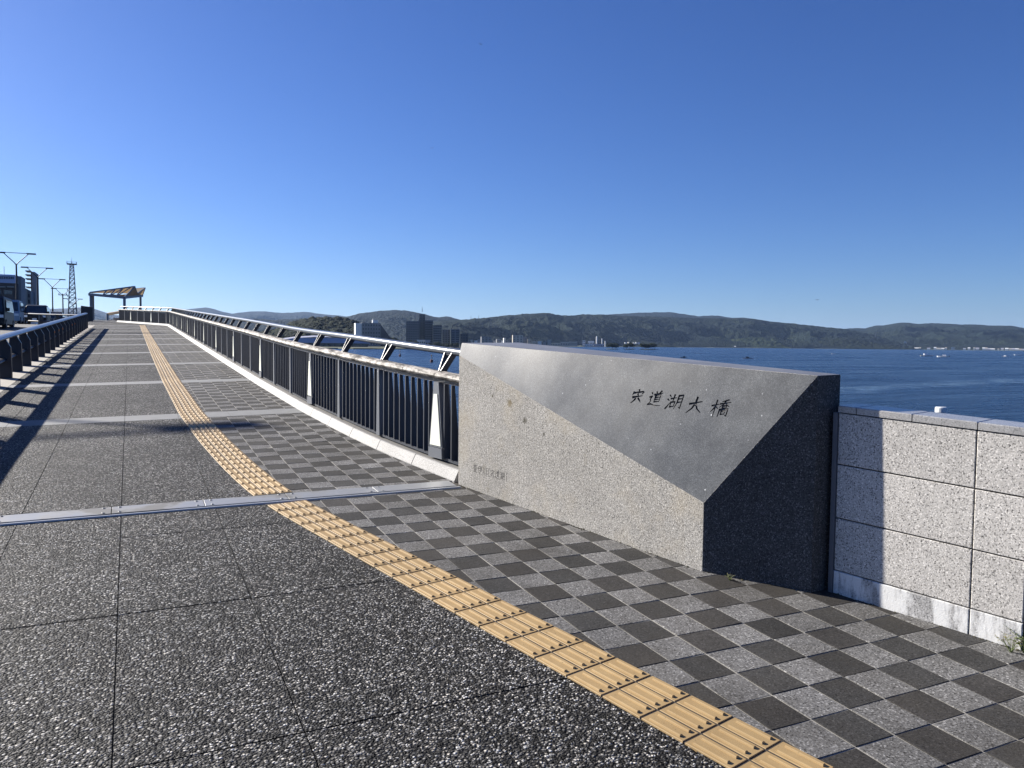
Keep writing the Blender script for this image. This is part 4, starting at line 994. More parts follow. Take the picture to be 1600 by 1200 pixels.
for i, (px, py_) in enumerate([(1083, 537.6), (1085.5, 539.5), (1092, 538), (1098, 540), (1103, 541), (1112, 541), (1116, 540.3), (1124, 540.2), (1140.5, 541), (1148, 540.2), (1150, 540.5)]):
    w_ = random.uniform(7, 13) if i != 6 else 22; D = 4560+random.uniform(0, 50)
    p = bear(px, D, zat(px, py_+2, D)-4); h = 10
    o = link('lakeside_house', protos[i % 3], None, Matrix.Translation(p) @ Matrix.Rotation(-math.atan2(p.x, p.y), 4, 'Z') @ Matrix.Diagonal((w_, w_*.8, h, 1)))
    tag(o, 'tiny white house at the foot of the long wooded hill', 'house', 'houses at the foot of the wooded hill')
for i, (px, py_) in enumerate([(977, 535), (982, 534.5), (985, 535.2), (990, 535.6), (994, 534.6), (998, 535.5)]):
    D = 3950; p = bear(px, D, zat(px, py_+1.2, D)-3); o = link('lakeside_house', protos[i % 3], None, Matrix.Translation(p) @ Matrix.Diagonal((8, 7, 8, 1)))
    tag(o, 'tiny pale house on the slope above the tree islets', 'house', 'houses above the islets')

# trees: crowns of many small leaf faces on trunks and limbs
def leaf_cloud(mb_, c_, rad, n, size, flat=.7, m=0):
    for _ in range(n):
        while True:
            q = Vector((random.uniform(-1, 1), random.uniform(-1, 1), random.uniform(-1, 1)))
            if .25 < q.length < 1: break
        q = Vector((q.x*rad, q.y*rad, q.z*rad*flat))+Vector(c_)
        a = Vector((random.gauss(0, 1), random.gauss(0, 1), random.gauss(0, .6))).normalized()*size*random.uniform(.6, 1.3)
        d = a.orthogonal().normalized()*size*random.uniform(.35, .7)
        mb_.add([q-a, q+d, q+a, q-d], [(0, 1, 2, 3)], m)
def make_tree(name, p, h, w, label, group=None, n=5, leaves=70, cm='pine', tr=.45, cat='tree'):
    root = empty(name, p); tag(root, label, cat, group)
    t = MB(); t.tube([(0, 0, -.3), (random.uniform(-.2, .2)*w*.1, 0, h*tr), (random.uniform(-.1, .1)*w, 0, h*.8)], h*.035, 6, h*.012)
    cr = MB()
    for k in range(n):
        a = random.uniform(0, 6.28); rr = random.uniform(.15, .36)*w; zc = h*random.uniform(.42, .85); c_ = (math.cos(a)*rr, math.sin(a)*rr, zc)
        t.tube([(0, 0, h*.4), (c_[0]*.6, c_[1]*.6, zc-.06*h), c_], h*.018, 5, h*.006)
        leaf_cloud(cr, c_, w*random.uniform(.2, .32), leaves, w*.055, .75)
    t.build('trunk', M['trunk'], root); cr.build('crown', M[cm], root); return root
D = 1318
for i, (a, b_) in enumerate([(947, 966), (975, 992), (999, 1027)]):
    isl = bear((a+b_)/2, D, WATER_Z); ww = wpx(b_-a, D)
    o = MB().lathe([(ww*.52, -.3), (ww*.5, .5), (ww*.3, .9), (0, 1.0)], 18).build('islet', M['shore'], None, Matrix.Translation(isl)); tag(o, kind='structure')
    nt_ = 3 if i < 2 else 5
    for k in range(nt_):
        p = bear(a+2+(b_-a-4)*(k+.5)/nt_, D+random.uniform(-3, 3), WATER_Z+.8)
        make_tree('pine_tree', p, random.uniform(8.5, 11), ww/nt_*1.7, ['left', 'middle', 'right', 'second from right', 'rightmost'][k]+' dark pine on the '+['leftmost', 'middle', 'largest rightmost'][i]+' of the three islets' if i < 2 else ['leftmost', 'second', 'middle', 'fourth', 'rightmost'][k]+' dark pine on the largest, rightmost islet', ['pines on the left islet', 'pines on the middle islet', 'pines on the right islet'][i], 9, 150, tr=.35)
random.seed(12)
TL = ['dark bushy tree at the foot of the hotel', 'dark tree where the sloping dark wing of the hotel ends', 'dark tree midway between hotel and apartment towers', 'dark tree left of the gap before the apartment towers', 'dark tree at the left corner of the left apartment wing', 'dark tree under the middle of the left apartment wing', 'dark tree left of the low white waterside building', 'dark tree right of the small bluish box building', 'dark tree under the lower stepped apartment tower', 'dark tree between the stepped tower and the grey slab', 'dark tree under the left grey apartment slab', 'dark tree under the grey slab with light corner strips', 'dark tree nearest to the name stone below the low flats']
for i, px in enumerate([598, 612, 622, 629, 634, 641, 648, 674, 682, 689, 697, 706, 713]):
    D = 880 if px < 640 else 915; make_tree('shore_tree', bear(px, D, GZ), random.uniform(5, 9), random.uniform(7, 11), TL[i], 'trees along the shore before the flats', 6, 90, tr=.3)

# boats, buoys
def hull_mesh(l, w, h):
    b = MB(); st = [(-.5, .8, 0), (-.2, 1, 0), (.2, .9, .05), (.42, .5, .2), (.5, .04, .35)]
    vs = []
    for x, k, up in st:
        vs += [(x*l, -w/2*k, h*(1+up)), (x*l, -w/2*k*.55, -.05*h), (x*l, w/2*k*.55, -.05*h), (x*l, w/2*k, h*(1+up))]
    fs = []
    for i in range(len(st)-1):
        a = 4*i; fs += [(a, a+4, a+5, a+1), (a+1, a+5, a+6, a+2), (a+2, a+6, a+7, a+3), (a+3, a+7, a+4, a)]
    fs += [(0, 1, 2, 3), (16+3, 16+2, 16+1, 16)]
    k = len(vs)
    for x, kk, up in st: vs += [(x*l, -w/2*kk*.96, h*(.85+up)), (x*l, w/2*kk*.96, h*(.85+up))]
    fs += [(k+2*i, k+2*i+2, k+2*i+3, k+2*i+1) for i in range(len(st)-1)]
    return b.add(vs, fs)
BO = [(1170, 560.8, 12, 1, 'white fishing boat with a dark figure nearest the stone top'), (1068, 559, 8, 1, 'dark small boat low in the water near the stone edge'), (1091, 552, 5.5, 0, 'small white boat alone left of the others'), (1303, 553.2, 5, 0, 'tiny white boat alone in the middle of the lake'), (1449, 556.6, 13, 1, 'white boat at the left of the close pair with wakes'), (1474, 558, 12, 1, 'white boat at the right of the close pair with wakes'), (1572, 557.6, 7, 1, 'white boat with a small cabin near the right edge'), (1591, 555.2, 7, 0, 'white open boat closest to the right edge'), (1025, 551.8, 4, 0, 'tiny white boat off the rightmost islet')]
for i, (px, py_, wd_, cab, lab) in enumerate(BO):
    d = ray(px, py_); D = (CAM_H-WATER_Z)/(-d.z)*math.hypot(d.x, d.y); l = wpx(wd_*1.25, D); p = bear(px, D, WATER_Z)
    root = empty('boat', p, -math.atan2(p.x, p.y)+R(random.uniform(-12, 12))+(math.pi if i % 2 else 0)); tag(root, lab, 'boat', 'small boats on the lake')
    dark = px == 1068
    hull_mesh(l, l*.28, l*.09).build('hull', M['grey_paint' if dark else 'hull'], root)
    if cab:
        MB().box((-.1*l, 0, l*.15), (l*.3, l*.2, l*.15)).build('cabin', M['navy' if px in (1170, 1068) else 'hull'], root)
    MB().box((-.51*l, 0, l*.09), (l*.05, l*.06, l*.12)).build('motor', M['navy'], root)
    if px in (1449, 1474):
        s_ = 1 if i % 2 == 0 else 1
        wk = MB().add([(-.5*l, -l*.08, .02), (-.5*l, l*.08, .02), (-2.3*l, l*.25, .02), (-2.3*l, -l*.25, .02)], [(0, 1, 2, 3)])
for px, yb, yt, lab in ((625, 557, 546.5, 'slim dark marker buoy farther out between the railing plates'), (674.5, 566, 553.5, 'nearer dark red marker buoy seen above the handrail')):
    d = ray(px, yb); D = (CAM_H-WATER_Z)/(-d.z)*math.hypot(d.x, d.y); p = bear(px, D, WATER_Z); h = zat(px, yt, D)-WATER_Z
    root = empty('buoy', p); tag(root, lab, 'buoy', 'marker buoys in the lake')
    MB().lathe([(0, -.3), (.42, -.3), (.5, .0), (.5, h*.28), (.3, h*.34), (0, h*.36)], 14).build('float', M['red_buoy'], root)
    b = MB()
    for k in range(3): a = k*2.09; b.tube([(.32*math.cos(a), .32*math.sin(a), h*.33), (.1*math.cos(a), .1*math.sin(a), h*.8)], .045, 5)
    b.build('frame', M['navy'], root); MB().lathe([(0, h*.78), (.2, h*.78), (.24, h*.86), (.1, h*.93), (.04, h), (0, h)], 10).build('top_mark', M['red_buoy'], root)
# masts and pylons on the hills
for px, y0, y1, D, lab in ((659.5, 484.5, 479, 5150, 'lone mast on top of the hill behind the hotel'), (735.5, 500, 493, 4250, 'left mast of two on the ridge above the stone corner'), (747.5, 499.5, 492.5, 4250, 'right mast of two on the ridge above the stone corner'), (766.5, 512, 498, 3600, 'thin pylon on the slope above the far town'), (909.5, 534, 525, 2700, 'thin pole beside the white box tower of the works'), (1367, 533, 519, 5450, 'pale pylon where the right hills begin')):
    p = bear(px, D, zat(px, y0+3, D)); h = zat(px, y1, D)-p.z
    b = MB(); k = max(.5, D*.00022)
    for sx_, sy_ in ((-1, -1), (1, -1), (1, 1), (-1, 1)): b.tube([(sx_*h*.05, sy_*h*.05, 0), (0, 0, h)], k*.5, 4)
    for q in (.3, .55, .8): b.box((0, 0, h*q), (h*.1*(1-q)+k, h*.1*(1-q)+k, k*.5))
    tag(b.build('mast', M['galv'], None, Matrix.Translation(p)), lab, 'mast')

# ------------------------------------------------------------------ up on the bridge: shelter, lamps, cars
DEC = lambda X, Y: zg(X, Y)
sh = empty('pavilion', gv(-1.2, 89)); tag(sh, 'open bridge shelter with folded beige roof on slim steel columns', 'shelter')
Ls = lambda px, py_, Y: sight(px, py_, Y)-sh.location
cA, cA2, cB, cC = Ls(142, 460, 87), Ls(145.3, 461, 90), Ls(194.3, 465, 85), Ls(219.5, 463, 92)
for c_ in (cA, cA2, cB, cC):
    gz = -(sh.location.z-DEC(0, 88))
    MB().tube([(c_.x, c_.y, -.05), (c_.x, c_.y, c_.z)], .13 if c_ in (cB, cA) else .11, 10).build('column', M['shelter_steel'], sh)
lo_f = [Ls(140, 460, 87), Ls(193.5, 465, 85)]; lo_b = [Ls(144, 461, 93), Ls(222, 462, 92.5)]
ap1, ap2, val = Ls(210.5, 447.6, 86.5), Ls(226.5, 449.8, 91.5), Ls(214.5, 458.5, 89)
lA, lB = Ls(140.2, 457, 87), Ls(143.5, 457.5, 93)
for a, c_, w_ in ((lo_f[0], lo_f[1], .24), (lo_f[1], lo_b[1], .24), (lo_b[0], lo_b[1], .16), (lo_f[0], lo_b[0], .24)):
    MB().bar(a, c_, w_, w_).build('beam', M['shelter_steel'], sh)
for a, c_, w_ in ((lA, ap1, .12), (lB, ap2, .1), (ap1, val, .09), (val, ap2, .09), (ap1, lo_f[1].lerp(lo_b[1], .5), .08), (ap2, lo_b[1], .12), (lA, lo_f[0], .12), (lo_f[1], ap1, .09)):
    MB().bar(a, c_, w_, w_).build('roof_rib', M['shelter_steel'], sh)
for k, t in enumerate((.38, .58, .76)):
    a = lo_f[0].lerp(lo_f[1], t); c_ = lA.lerp(ap1, t*.98); d_ = lA.lerp(ap1, min(1, t+.17))
    MB().bar(a, c_, .08, .08).build('truss_web', M['shelter_steel'], sh); MB().bar(a, d_, .07, .07).build('truss_web', M['shelter_steel'], sh)
def mem(pts, nm='roof_panel'):
    pts = [Vector(q) for q in pts]; n = (pts[1]-pts[0]).cross(pts[2]-pts[0]).normalized()*.02
    k = len(pts); MB().add([q+n for q in pts]+[q-n for q in pts], [tuple(range(k)), tuple(range(2*k-1, k-1, -1))]+[(i, k+i, k+(i+1) % k, (i+1) % k) for i in range(k)]).build(nm, M['membrane'], sh)
midl = lA.lerp(lB, .5)
mem([lA, ap1, val]); mem([lA, val, midl]); mem([midl, val, ap2]); mem([midl, ap2, lB])
mem([lo_f[1], ap1, val]); mem([lo_f[1], val, lo_b[1]]); mem([val, ap2, lo_b[1]])
mem([lo_f[0].lerp(lo_f[1], .55), lo_f[1], val])
p = gv(-2.6, 128); ki = empty('kiosk', p); tag(ki, 'small far shelter with pale sloping roof behind the bent railing', 'shelter')
K = lambda px, py_, Y: sight(px, py_, Y)-p
a_, b_, c_, d_ = K(167.5, 489.5, 126), K(189, 486, 126), K(189, 485, 134), K(168, 488.5, 134)
MB().slab([a_, b_, c_, d_], (0, 0, 1), .35, .02).build('roof', M['membrane'], ki)
for q in (a_, b_, c_, d_): MB().tube([(q.x*.96, q.y, -2.5), (q.x*.96, q.y, q.z-.1)], .15, 8).build('column', M['shelter_steel'], ki)
MB().box(((a_.x+b_.x)/2+.4, 3, .2), (abs(b_.x-a_.x)*.7, .2, 3.4)).build('back_panel', M['concrete_bld'], ki)
MB().box(((a_.x+b_.x)/2-.4, 2.85, .3), (.9, .1, 2.6)).build('door', M['white_bld'], ki)

lamp0 = empty('street_lamp', (0, 0, 0))
MB().tube([(0, 0, 0), (0, 0, 5.2)], .17, 12, .15).build('lower_pole', M['lamp_grey'], lamp0)
MB().tube([(0, 0, 5.2), (0, 0, 9.0)], .125, 12, .1).build('upper_pole', M['lamp_grey'], lamp0)
for sg in (-1, 1):
    MB().tube([(0, 0, 8.85), (sg*.28, 0, 9.2), (sg*1.45, 0, 10.32)], .07, 8, .05).build('arm', M['lamp_grey'], lamp0)
    MB().hexa([(sg*1.3 if sg > 0 else -2.42, -.17, 10.3), (2.42 if sg > 0 else -1.3, -.17, 10.3), (2.42 if sg > 0 else -1.3, .17, 10.3), (1.3 if sg > 0 else -2.42, .17, 10.3),
               (1.25 if sg > 0 else -2.36, -.12, 10.48), (2.36 if sg > 0 else -1.25, -.12, 10.48), (2.36 if sg > 0 else -1.25, .12, 10.48), (1.25 if sg > 0 else -2.36, .12, 10.48)]).build('lamp_head', M['lamp_grey'], lamp0)
MB().box((0, 0, 10.42), (2.7, .12, .07)).build('crossbar', M['lamp_grey'], lamp0)
LAMPS = [(-14.4, 29.6, 10.3, 'grey twin arm street lamp standing just left of the frame, casting the nearest bar shadow'), (-14.4, 57.6, 10.3, 'grey twin arm street lamp left of the frame, casting the shadow far up the pavement')]
for px, yt, Y, lab in ((25, 394.5, 129, 'nearest twin arm street lamp at the left edge'), (58, 417.5, 157, 'second twin arm street lamp before the balcony tower'), (81.5, 435.5, 186, 'third twin arm street lamp between balcony tower and radio mast'), (98, 450.5, 213, 'fourth twin arm street lamp left of the radio mast'), (114, 466.5, 247, 'farthest twin arm street lamp behind the radio mast legs')):
    q = sight(px, yt, Y); LAMPS.append((q.x, Y, q.z, lab))
for i, (X, Y, zt, lab) in enumerate(LAMPS):
    o = lamp0 if i == 0 else copy_tree(lamp0)
    base = zg(X, Y)-.42; zt = base+10.4 if zt == 10.3 else zt
    o.location = (X, Y, base); o.scale = (1, 1, (zt-base)/10.48); tag(o, lab, 'street lamp', 'twin arm street lamps along the bridge')
q = sight(98, 461, 205); b = MB()
up = empty('utility_pole', (q.x, 205, zg(q.x, 205)-.4)); tag(up, 'thin pole with short crossarm overlapping the fourth street lamp', 'utility pole')
hz = q.z-up.location.z; MB().tube([(0, 0, 0), (0, 0, hz+.3)], .13, 8).build('pole', M['lamp_grey'], up); MB().box((0, 0, hz), (1.7, .12, .14)).build('crossarm', M['lamp_grey'], up)
im = MB().lathe([(0, 0), (.09, 0), (.12, .15), (.07, .35), (0, .38)], 8).mesh('insulator', M['pale_bld'])
for x in (-.75, .75): link('insulator', im, up, Matrix.Translation((x, 0, hz+.06)))

def make_car(name, px, Y, W, Hh, Ln, paint, label, van=True, X=None, zoff=0):
    q = sight(px, 500, Y); X = q.x if X is None else X; p = Vector((X, Y, zg(X, Y)-.4+zoff))
    root = empty(name, p); tag(root, label, 'van' if van else 'car', 'oncoming vehicles on the bridge road')
    # front faces -Y; profile along y
    hb = Hh*.5; w = W/2
    if van: side = [(0, .28), (0, hb*.88), (.12, hb*1.02), (.75, Hh*.93), (1.0, Hh), (Ln-.15, Hh), (Ln, Hh*.9), (Ln, .28)]
    else: side = [(0, .26), (0, hb*.9), (.15, hb), (1.05, hb*1.12), (1.75, Hh*.96), (2.1, Hh), (Ln-1.2, Hh*.98), (Ln-.4, hb*1.15), (Ln, hb), (Ln, .26)]
    def sec(z): return w*(1 if z < hb else 1-.16*(z-hb)/(Hh-hb))
    n = len(side); b = MB(); b.add([(-sec(z), y, z) for y, z in side]+[(sec(z), y, z) for y, z in side], [tuple(range(n)), tuple(range(2*n-1, n-1, -1))]+[(i, n+i, n+(i+1) % n, (i+1) % n) for i in range(n)])
    o = b.build('body', M[paint], root)
    md = o.modifiers.new('bevel', 'BEVEL'); md.width = .07; md.segments = 2; md.limit_method = 'ANGLE'
    i0 = 2 if van else 3
    (y0, z0), (y1, z1) = side[i0], side[i0+1]; nrm = Vector((0, -(z1-z0), (y1-y0))).normalized()*.012
    wl = lambda t: sec(z0+(z1-z0)*t)-.09
    A = lambda sx_, t: Vector((sx_*wl(t), y0+(y1-y0)*t, z0+(z1-z0)*t))
    MB().hexa([A(-1, .06)-nrm, A(1, .06)-nrm, A(1, .94)-nrm, A(-1, .94)-nrm, A(-1, .06)+nrm, A(1, .06)+nrm, A(1, .94)+nrm, A(-1, .94)+nrm]).build('windscreen', M['glass'], root)
    for sx_ in (-1, 1):
        MB().hexa([(sx_*(w-.02), 1.0, hb*1.08), (sx_*(w-.02), Ln*.9, hb*1.08), (sx_*(w*.9), Ln*.88, Hh*.9), (sx_*(w*.9), 1.35, Hh*.9), (sx_*(w+.012), 1.0, hb*1.08), (sx_*(w+.012), Ln*.9, hb*1.08), (sx_*(w*.9+.02), Ln*.88, Hh*.9), (sx_*(w*.9+.02), 1.35, Hh*.9)]).build('side_window', M['glass'], root)
        MB().box((sx_*(w-.2), -.01, hb*.78), (.3, .06, .17)).build('headlight', M['headlight'], root)
        MB().box((sx_*(w+.1), .75, hb*1.2), (.16, .1, .2)).build('mirror', M[paint], root)
        for yy in (.7, Ln-.75):
            ty = MB(); ty.tube([(sx_*(w-.19), yy, .3), (sx_*(w+.01), yy, .3)], .31, 16); t_o = ty.build('wheel', M['tyre'], root)
            MB().tube([(sx_*(w+.0), yy, .3), (sx_*(w+.02), yy, .3)], .19, 12).build('rim', M['galv'], t_o)
    MB().box((0, -.012, hb*.7), (W*.45, .03, .14)).build('grille', M['car_black'], root)
    MB().box((0, -.03, .38), (W*.96, .1, .2)).build('bumper', M[paint], root)
    MB().box((0, -.085, .42), (.33, .01, .165)).build('number_plate', M['white_paint'], root)
    return root
make_car('van', -20, 54, 1.7, 1.98, 4.6, 'car_black', 'black van cut off by the left edge of the picture')
make_car('van', 13, 72, 1.5, 1.95, 3.4, 'car_silver', 'silver blue boxy van with big windscreen behind the black one')
make_car('car', 54, 78, 1.75, 1.72, 4.6, 'car_black', 'black car behind the short sunlit guard rail', False, zoff=.1)
make_car('car', 82, 92, 1.72, 1.66, 4.4, 'car_grey', 'dark grey car farthest to the right in the traffic', False, zoff=.1)
make_car('car', 41, 98, 1.6, 1.7, 3.6, 'car_white', 'pale car partly hidden between the silver van and black car', True)

# radio mast
q = sight(113.5, 487, 430); bz = -3.0
rt = empty('radio_tower', (q.x, 430, bz)); tag(rt, 'tall steel lattice radio mast with a platform near its top', 'radio tower')
tz = sight(113.5, 413.5, 430).z-bz; az = sight(113.5, 402, 430).z-bz; mz = sight(113.5, 487, 430).z-bz
hw = lambda z: 2.9+(.75-2.9)*(z/tz)**.75
b = MB(); nn_ = 17
zs_ = [tz*(1-(1-i/nn_)**1.25) for i in range(nn_+1)]
for sx_, sy_ in ((-1, -1), (1, -1), (1, 1), (-1, 1)):
    l = MB(); l.tube([(sx_*hw(z), sy_*hw(z), z) for z in zs_], .17, 6); l.build('leg', M['red_white'], rt)
br = MB()
for i in range(nn_):
    z0, z1 = zs_[i], zs_[i+1]; a, c_ = hw(z0), hw(z1)
    for (x0, y0), (x1, y1) in (((-1, -1), (1, -1)), ((1, -1), (1, 1)), ((1, 1), (-1, 1)), ((-1, 1), (-1, -1))):
        br.tube([(x0*a, y0*a, z0), (x1*c_, y1*c_, z1)], .09, 4); br.tube([(x1*a, y1*a, z0), (x0*c_, y0*c_, z1)], .09, 4); br.tube([(x0*c_, y0*c_, z1), (x1*c_, y1*c_, z1)], .08, 4)
tag(br.build('bracing', M['red_white'], rt), kind='stuff')
MB().box((0, 0, tz+.2), (4.0, 4.0, .4)).build('platform', M['red_white'], rt)
b = MB()
for x, y in ((-2, -2), (2, -2), (2, 2), (-2, 2), (0, -2), (0, 2), (-2, 0), (2, 0)): b.tube([(x, y, tz), (x, y, tz+1.3)], .05, 4)
for s_ in (-2, 2): b.box((0, s_, tz+1.3), (4, .07, .07)); b.box((s_, 0, tz+1.3), (.07, 4, .07))
b.build('handrail', M['red_white'], rt); MB().tube([(0, 0, tz), (0, 0, az)], .12, 6, .04).build('antenna', M['red_white'], rt)
dm_ = MB().lathe([(0, 0), (.5, .1), (.6, .35)], 12).mesh('dish', M['pale_bld'])
for z in (.63, .7): link('dish', dm_, rt, Matrix.Translation((-1.7, -.5, tz*z)) @ Matrix.Rotation(R(-90), 4, 'Y'))

# buildings left of the bridge
Yb = 300; bz = -3.0
q0, q1 = sight(-120, 460, Yb), sight(27, 460, Yb); zt = sight(15, 429, Yb).z; zs = sight(15, 442.3, Yb).z; zr = sight(30, 430, Yb).z
ob = empty('office_building', ((q0.x+q1.x)/2, Yb, bz)); tag(ob, 'brown building with bluish white rooftop sign panel at the left edge', 'building')
wd = q1.x-q0.x; cx = 0
MB().box((0, 8, (zs-bz)/2), (wd, 16, zs-bz)).build('wall', M['tan_bld'], ob)
MB().box((0, 8, (zs+zt)/2-bz), (wd-.3, 15.6, zt-zs)).build('parapet', M['sign_panel'], ob)
q2 = sight(31, 440, Yb+2).x-ob.location.x
MB().box(((wd/2+q2)/2+.1, 9, (sight(30, 430.5, Yb).z-bz)/2), (q2-wd/2+.2, 12, sight(30, 430.5, Yb).z-bz)).build('stair_core', M['concrete_bld'], ob)
# dark blurred lettering on the sign panel: strokes only, too far to read
sm_z = sight(10, 434, Yb).z-bz; random.seed(3)
for i, px in enumerate((1.2, 4.4, 7.6, 10.8, 14, 17.2, 20.2)):
    x = sight(px, 434, Yb).x-ob.location.x; b = MB()
    for z in (.28, -.2): b.box((x, -.02+.12, sm_z+z+random.uniform(-.08, .08)), (.56, .1, .16))
    b.box((x+random.uniform(-.2, .2), .1, sm_z), (.15, .1, .8)); b.build('sign_letter', M['sign_mark'], ob)
wm = MB().box((0, -.03, 0), (2.2, .2, 1.3)).mesh('window', M['glass']); am = MB().box((0, -.5, 0), (1.9, 1, .3)).mesh('awning', M['beige_bld'])
for r in range(4):
    for k in range(8):
        link('window', wm, ob, Matrix.Translation((wd/2-2.5-k*3.1, 0, zs-bz-3-r*3.3)))
for px in (3.5, 17): link('awning', am, ob, Matrix.Translation((sight(px, 449, Yb).x-ob.location.x, 0, sight(px, 448.5, Yb).z-bz)))
MB().tube([(wd/2-4.2, 6, zt-bz), (wd/2-4.2, 6, zt-bz+3)], .08, 5).build('antenna', M['galv'], ob); MB().tube([(wd/2-5.5, 6, zt-bz), (wd/2-5.5, 6, zt-bz+2.2)], .06, 5).build('antenna', M['galv'], ob)
Yc = 330; a = sight(30.5, 460, Yc).x; b_ = sight(36, 460, Yc).x; zt = sight(33, 451, Yc).z
ob2 = empty('annex_building', ((a+b_)/2, Yc, bz)); tag(ob2, 'narrow dark building wedged behind the brown sign building', 'building')
MB().box((0, 8, (zt-bz)/2), (b_-a+1, 16, zt-bz)).build('wall', M['dark_bld'], ob2); MB().box((0, 8, zt-bz+.15), (b_-a+1.3, 16.3, .3)).build('roof', M['concrete_bld'], ob2)
Yd = 340; a = sight(36, 460, Yd).x; b_ = sight(48, 460, Yd).x; z0_, z1_ = sight(37, 452.5, Yd).z, sight(47, 454.5, Yd).z
ob3 = empty('grey_building', ((a+b_)/2, Yd, bz)); tag(ob3, 'grey building with dark square windows left of the balcony tower', 'building')
hw_ = (b_-a)/2; MB().hexa([(-hw_, 0, 0), (hw_, 0, 0), (hw_, 14, 0), (-hw_, 14, 0), (-hw_, 0, z0_-bz), (hw_, 0, z1_-bz), (hw_, 14, z1_-bz), (-hw_, 14, z0_-bz)]).build('wall', M['concrete_bld'], ob3)
wm = MB().box((0, -.03, 0), (1.7, .2, 1.3)).mesh('window', M['dark_bld'])
for px, py_ in ((42.5, 462), (42.5, 471), (38.5, 467)): link('window', wm, ob3, Matrix.Translation((sight(px, py_, Yd).x-ob3.location.x, 0, sight(px, py_, Yd).z-bz)))
Ye = 350; a = sight(46.5, 440, Ye).x; b_ = sight(54.5, 440, Ye).x; zt = sight(50, 424.5, Ye).z
ob4 = empty('balcony_tower', ((a+b_)/2, Ye, bz)); tag(ob4, 'slim grey tower block with stacked balconies jutting out to the left', 'building')
hw_ = (b_-a)/2; MB().box((hw_*.42, 7, (zt-bz)/2), (hw_*1.16, 14, zt-bz)).build('wall', M['concrete_bld'], ob4)
MB().box((-hw_*.6, 8, (zt-bz)/2), (hw_*.7, 10, zt-bz-1)).build('stair_shaft', M['pale_bld'], ob4)
sl_me = MB().box((-hw_*.95, 3, 0), (hw_*1.9, 7, .35)).mesh('balcony', M['dark_bld']); wl_me = MB().box((-hw_*.6, 2.7, 0), (hw_*.5, .2, 1.1)).mesh('window', M['dark_bld'])
for py_ in (423.5, 429.5, 435.5, 441.8, 448.5, 455): link('balcony', sl_me, ob4, Matrix.Translation((-.6, 0, sight(46, py_, Ye).z-bz)))
for py_ in (426.5, 432.5, 438.5, 445, 452, 459, 466): link('window', wl_me, ob4, Matrix.Translation((0, 0, sight(46, py_, Ye).z-bz)))

# ------------------------------------------------------------------ birds, weeds, moss
for px, py_, D, sp, lab in ((751, 69, 60, .28, 'tiny dark bird highest in the sky'), (675, 231.3, 80, .36, 'tiny dark bird left of centre in the sky'), (1277, 468.5, 150, .8, 'dark bird gliding low above the hills on the right')):
    d = ray(px, py_).normalized(); p = Vector((0, 0, CAM_H))+d*D
    root = empty('bird', p, random.uniform(0, 3)); tag(root, lab, 'bird', 'birds in the sky')
    MB().lathe([(0, -.22*sp), (.05*sp, -.15*sp), (.07*sp, 0), (.04*sp, .16*sp), (0, .22*sp)], 8).build('body', M['bird'], root, Matrix.Rotation(R(90), 4, 'X'))
    for sg in (-1, 1):
        MB().hexa([(0, -.1*sp, 0), (sg*.3*sp, -.06*sp, .08*sp), (sg*.3*sp, .06*sp, .08*sp), (0, .1*sp, 0), (0, -.1*sp, .015*sp), (sg*.55*sp, -.02*sp, .03*sp), (sg*.55*sp, .02*sp, .03*sp), (0, .1*sp, .015*sp)]).build('wing', M['bird'], root)
random.seed(9)
def weed(p, h, n, label, m='leaf', spread=1.0):
    root = empty('weed', p); tag(root, label, 'weed', 'weeds in the paving joints')
    st = MB(); lf = MB()
    for k in range(n):
        a = random.uniform(0, 6.28); t = random.uniform(.2, 1.0)*spread; hh_ = h*random.uniform(.45, 1)
        tip = Vector((math.cos(a)*t*h*.7, math.sin(a)*t*h*.7, hh_)); mid_ = Vector((tip.x*.45, tip.y*.45, hh_*.7))
        st.tube([(0, 0, -.005), mid_, tip], .0016, 4, .0008)
        for q in range(5):
            c_ = mid_.lerp(tip, q/4); b_a = a+random.choice((-1, 1))*random.uniform(.4, 1.6); l = h*random.uniform(.12, .24); d = Vector((math.cos(b_a), math.sin(b_a), random.uniform(-.2, .6)))
            s_ = Vector((-d.y, d.x, 0)).normalized()*l*.28; lf.add([c_, c_+d*l*.5+s_, c_+d*l, c_+d*l*.5-s_], [(0, 1, 2, 3)])
    st.build('stem', M['leaf'], root); lf.build('foliage', M[m], root); return root
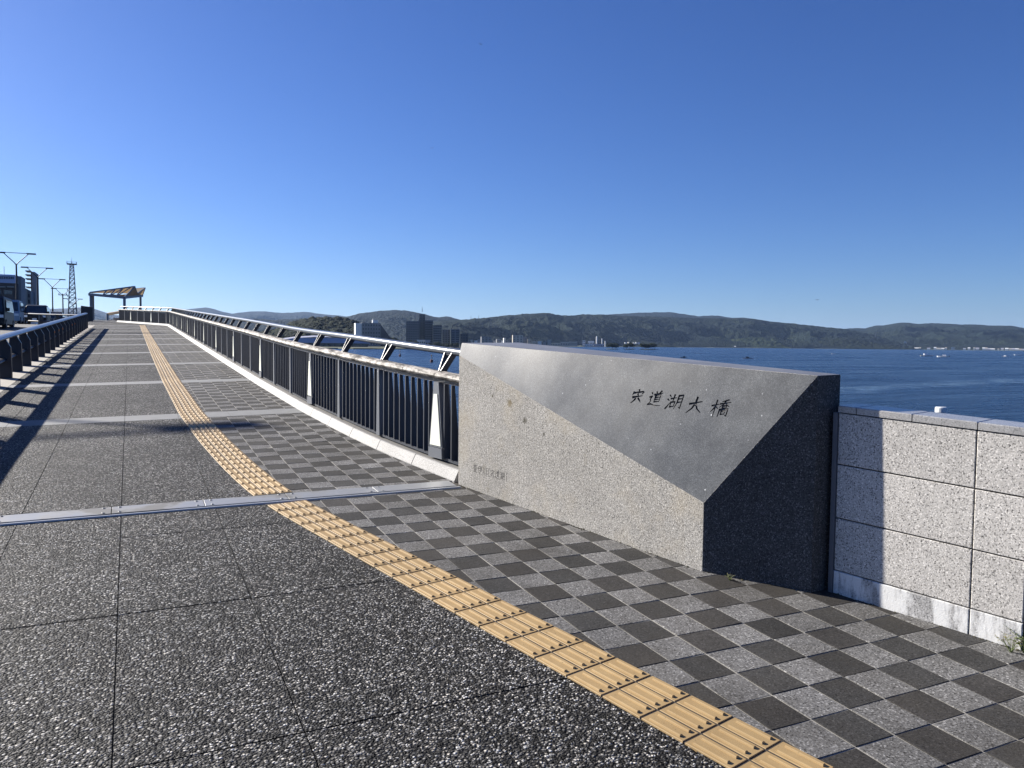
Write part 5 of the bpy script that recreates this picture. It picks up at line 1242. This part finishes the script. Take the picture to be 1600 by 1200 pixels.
wq = wp(.925, 0, .02); weed(gv(wq.x, wq.y), .1, 16, 'leafy green weed at the wall foot on the right edge', 'leaf', 1.2)
wq = wp(.87, 0, .05); weed(gv(wq.x-.01, wq.y-.02), .07, 10, 'low pale weed in front of the leafy one by the wall', 'dry_leaf', 1.6)
weed(gv(3.035, 3.36), .035, 14, 'low dry weed at the front corner foot of the stone', 'dry_leaf', 2.2)
# dark soil and moss in the seam along the stone's foot
b = MB(); random.seed(4)
for seg, nn2, off in (((A0, P5), 420, .0), ((P5, P4), 60, .0), ((W0, W0+WD*.9), 140, .004)):
    a, c_ = seg; d = (c_-a).normalized(); o_ = Vector((d.y, -d.x, 0));
    if o_.x > 0: o_ = -o_
    for _ in range(nn2):
        t = random.random(); cl = mnoise.noise(Vector((t*9, off*100, 3)))
        if cl < -.05: continue
        r_ = random.uniform(.002, .0055)*(1+cl*2); q = a.lerp(c_, t)+o_*random.uniform(0, .012+.03*max(0, cl)); z0 = zg(q.x, q.y)
        k = 5; vs = [(q.x+r_*math.cos(j*2*math.pi/k)*random.uniform(.7, 1.3), q.y+r_*math.sin(j*2*math.pi/k)*random.uniform(.7, 1.3), z0-.001) for j in range(k)]+[(q.x, q.y, z0+r_*random.uniform(.3, .8))]
        b.add(vs, [(j, (j+1) % k, k) for j in range(k)])
tag(b.build('moss', M['moss']), 'dark moss and soil along the foot of the stone', 'moss', None, 'stuff')

# ------------------------------------------------------------------ the air
hm = bpy.data.materials.new('haze'); hm.use_nodes = True; hn = hm.node_tree; hn.nodes.clear()
pv = hn.nodes.new('ShaderNodeVolumePrincipled'); pv.inputs['Color'].default_value = (.42, .62, 1, 1); pv.inputs['Density'].default_value = HAZE; pv.inputs['Anisotropy'].default_value = .2
ho = hn.nodes.new('ShaderNodeOutputMaterial'); hn.links.new(pv.outputs[0], ho.inputs['Volume'])
hb_ = MB().box((0, 0, (700+WATER_Z-1)/2), (49000, 49000, 700-(WATER_Z-1))).build('haze', hm); tag(hb_, kind='stuff')
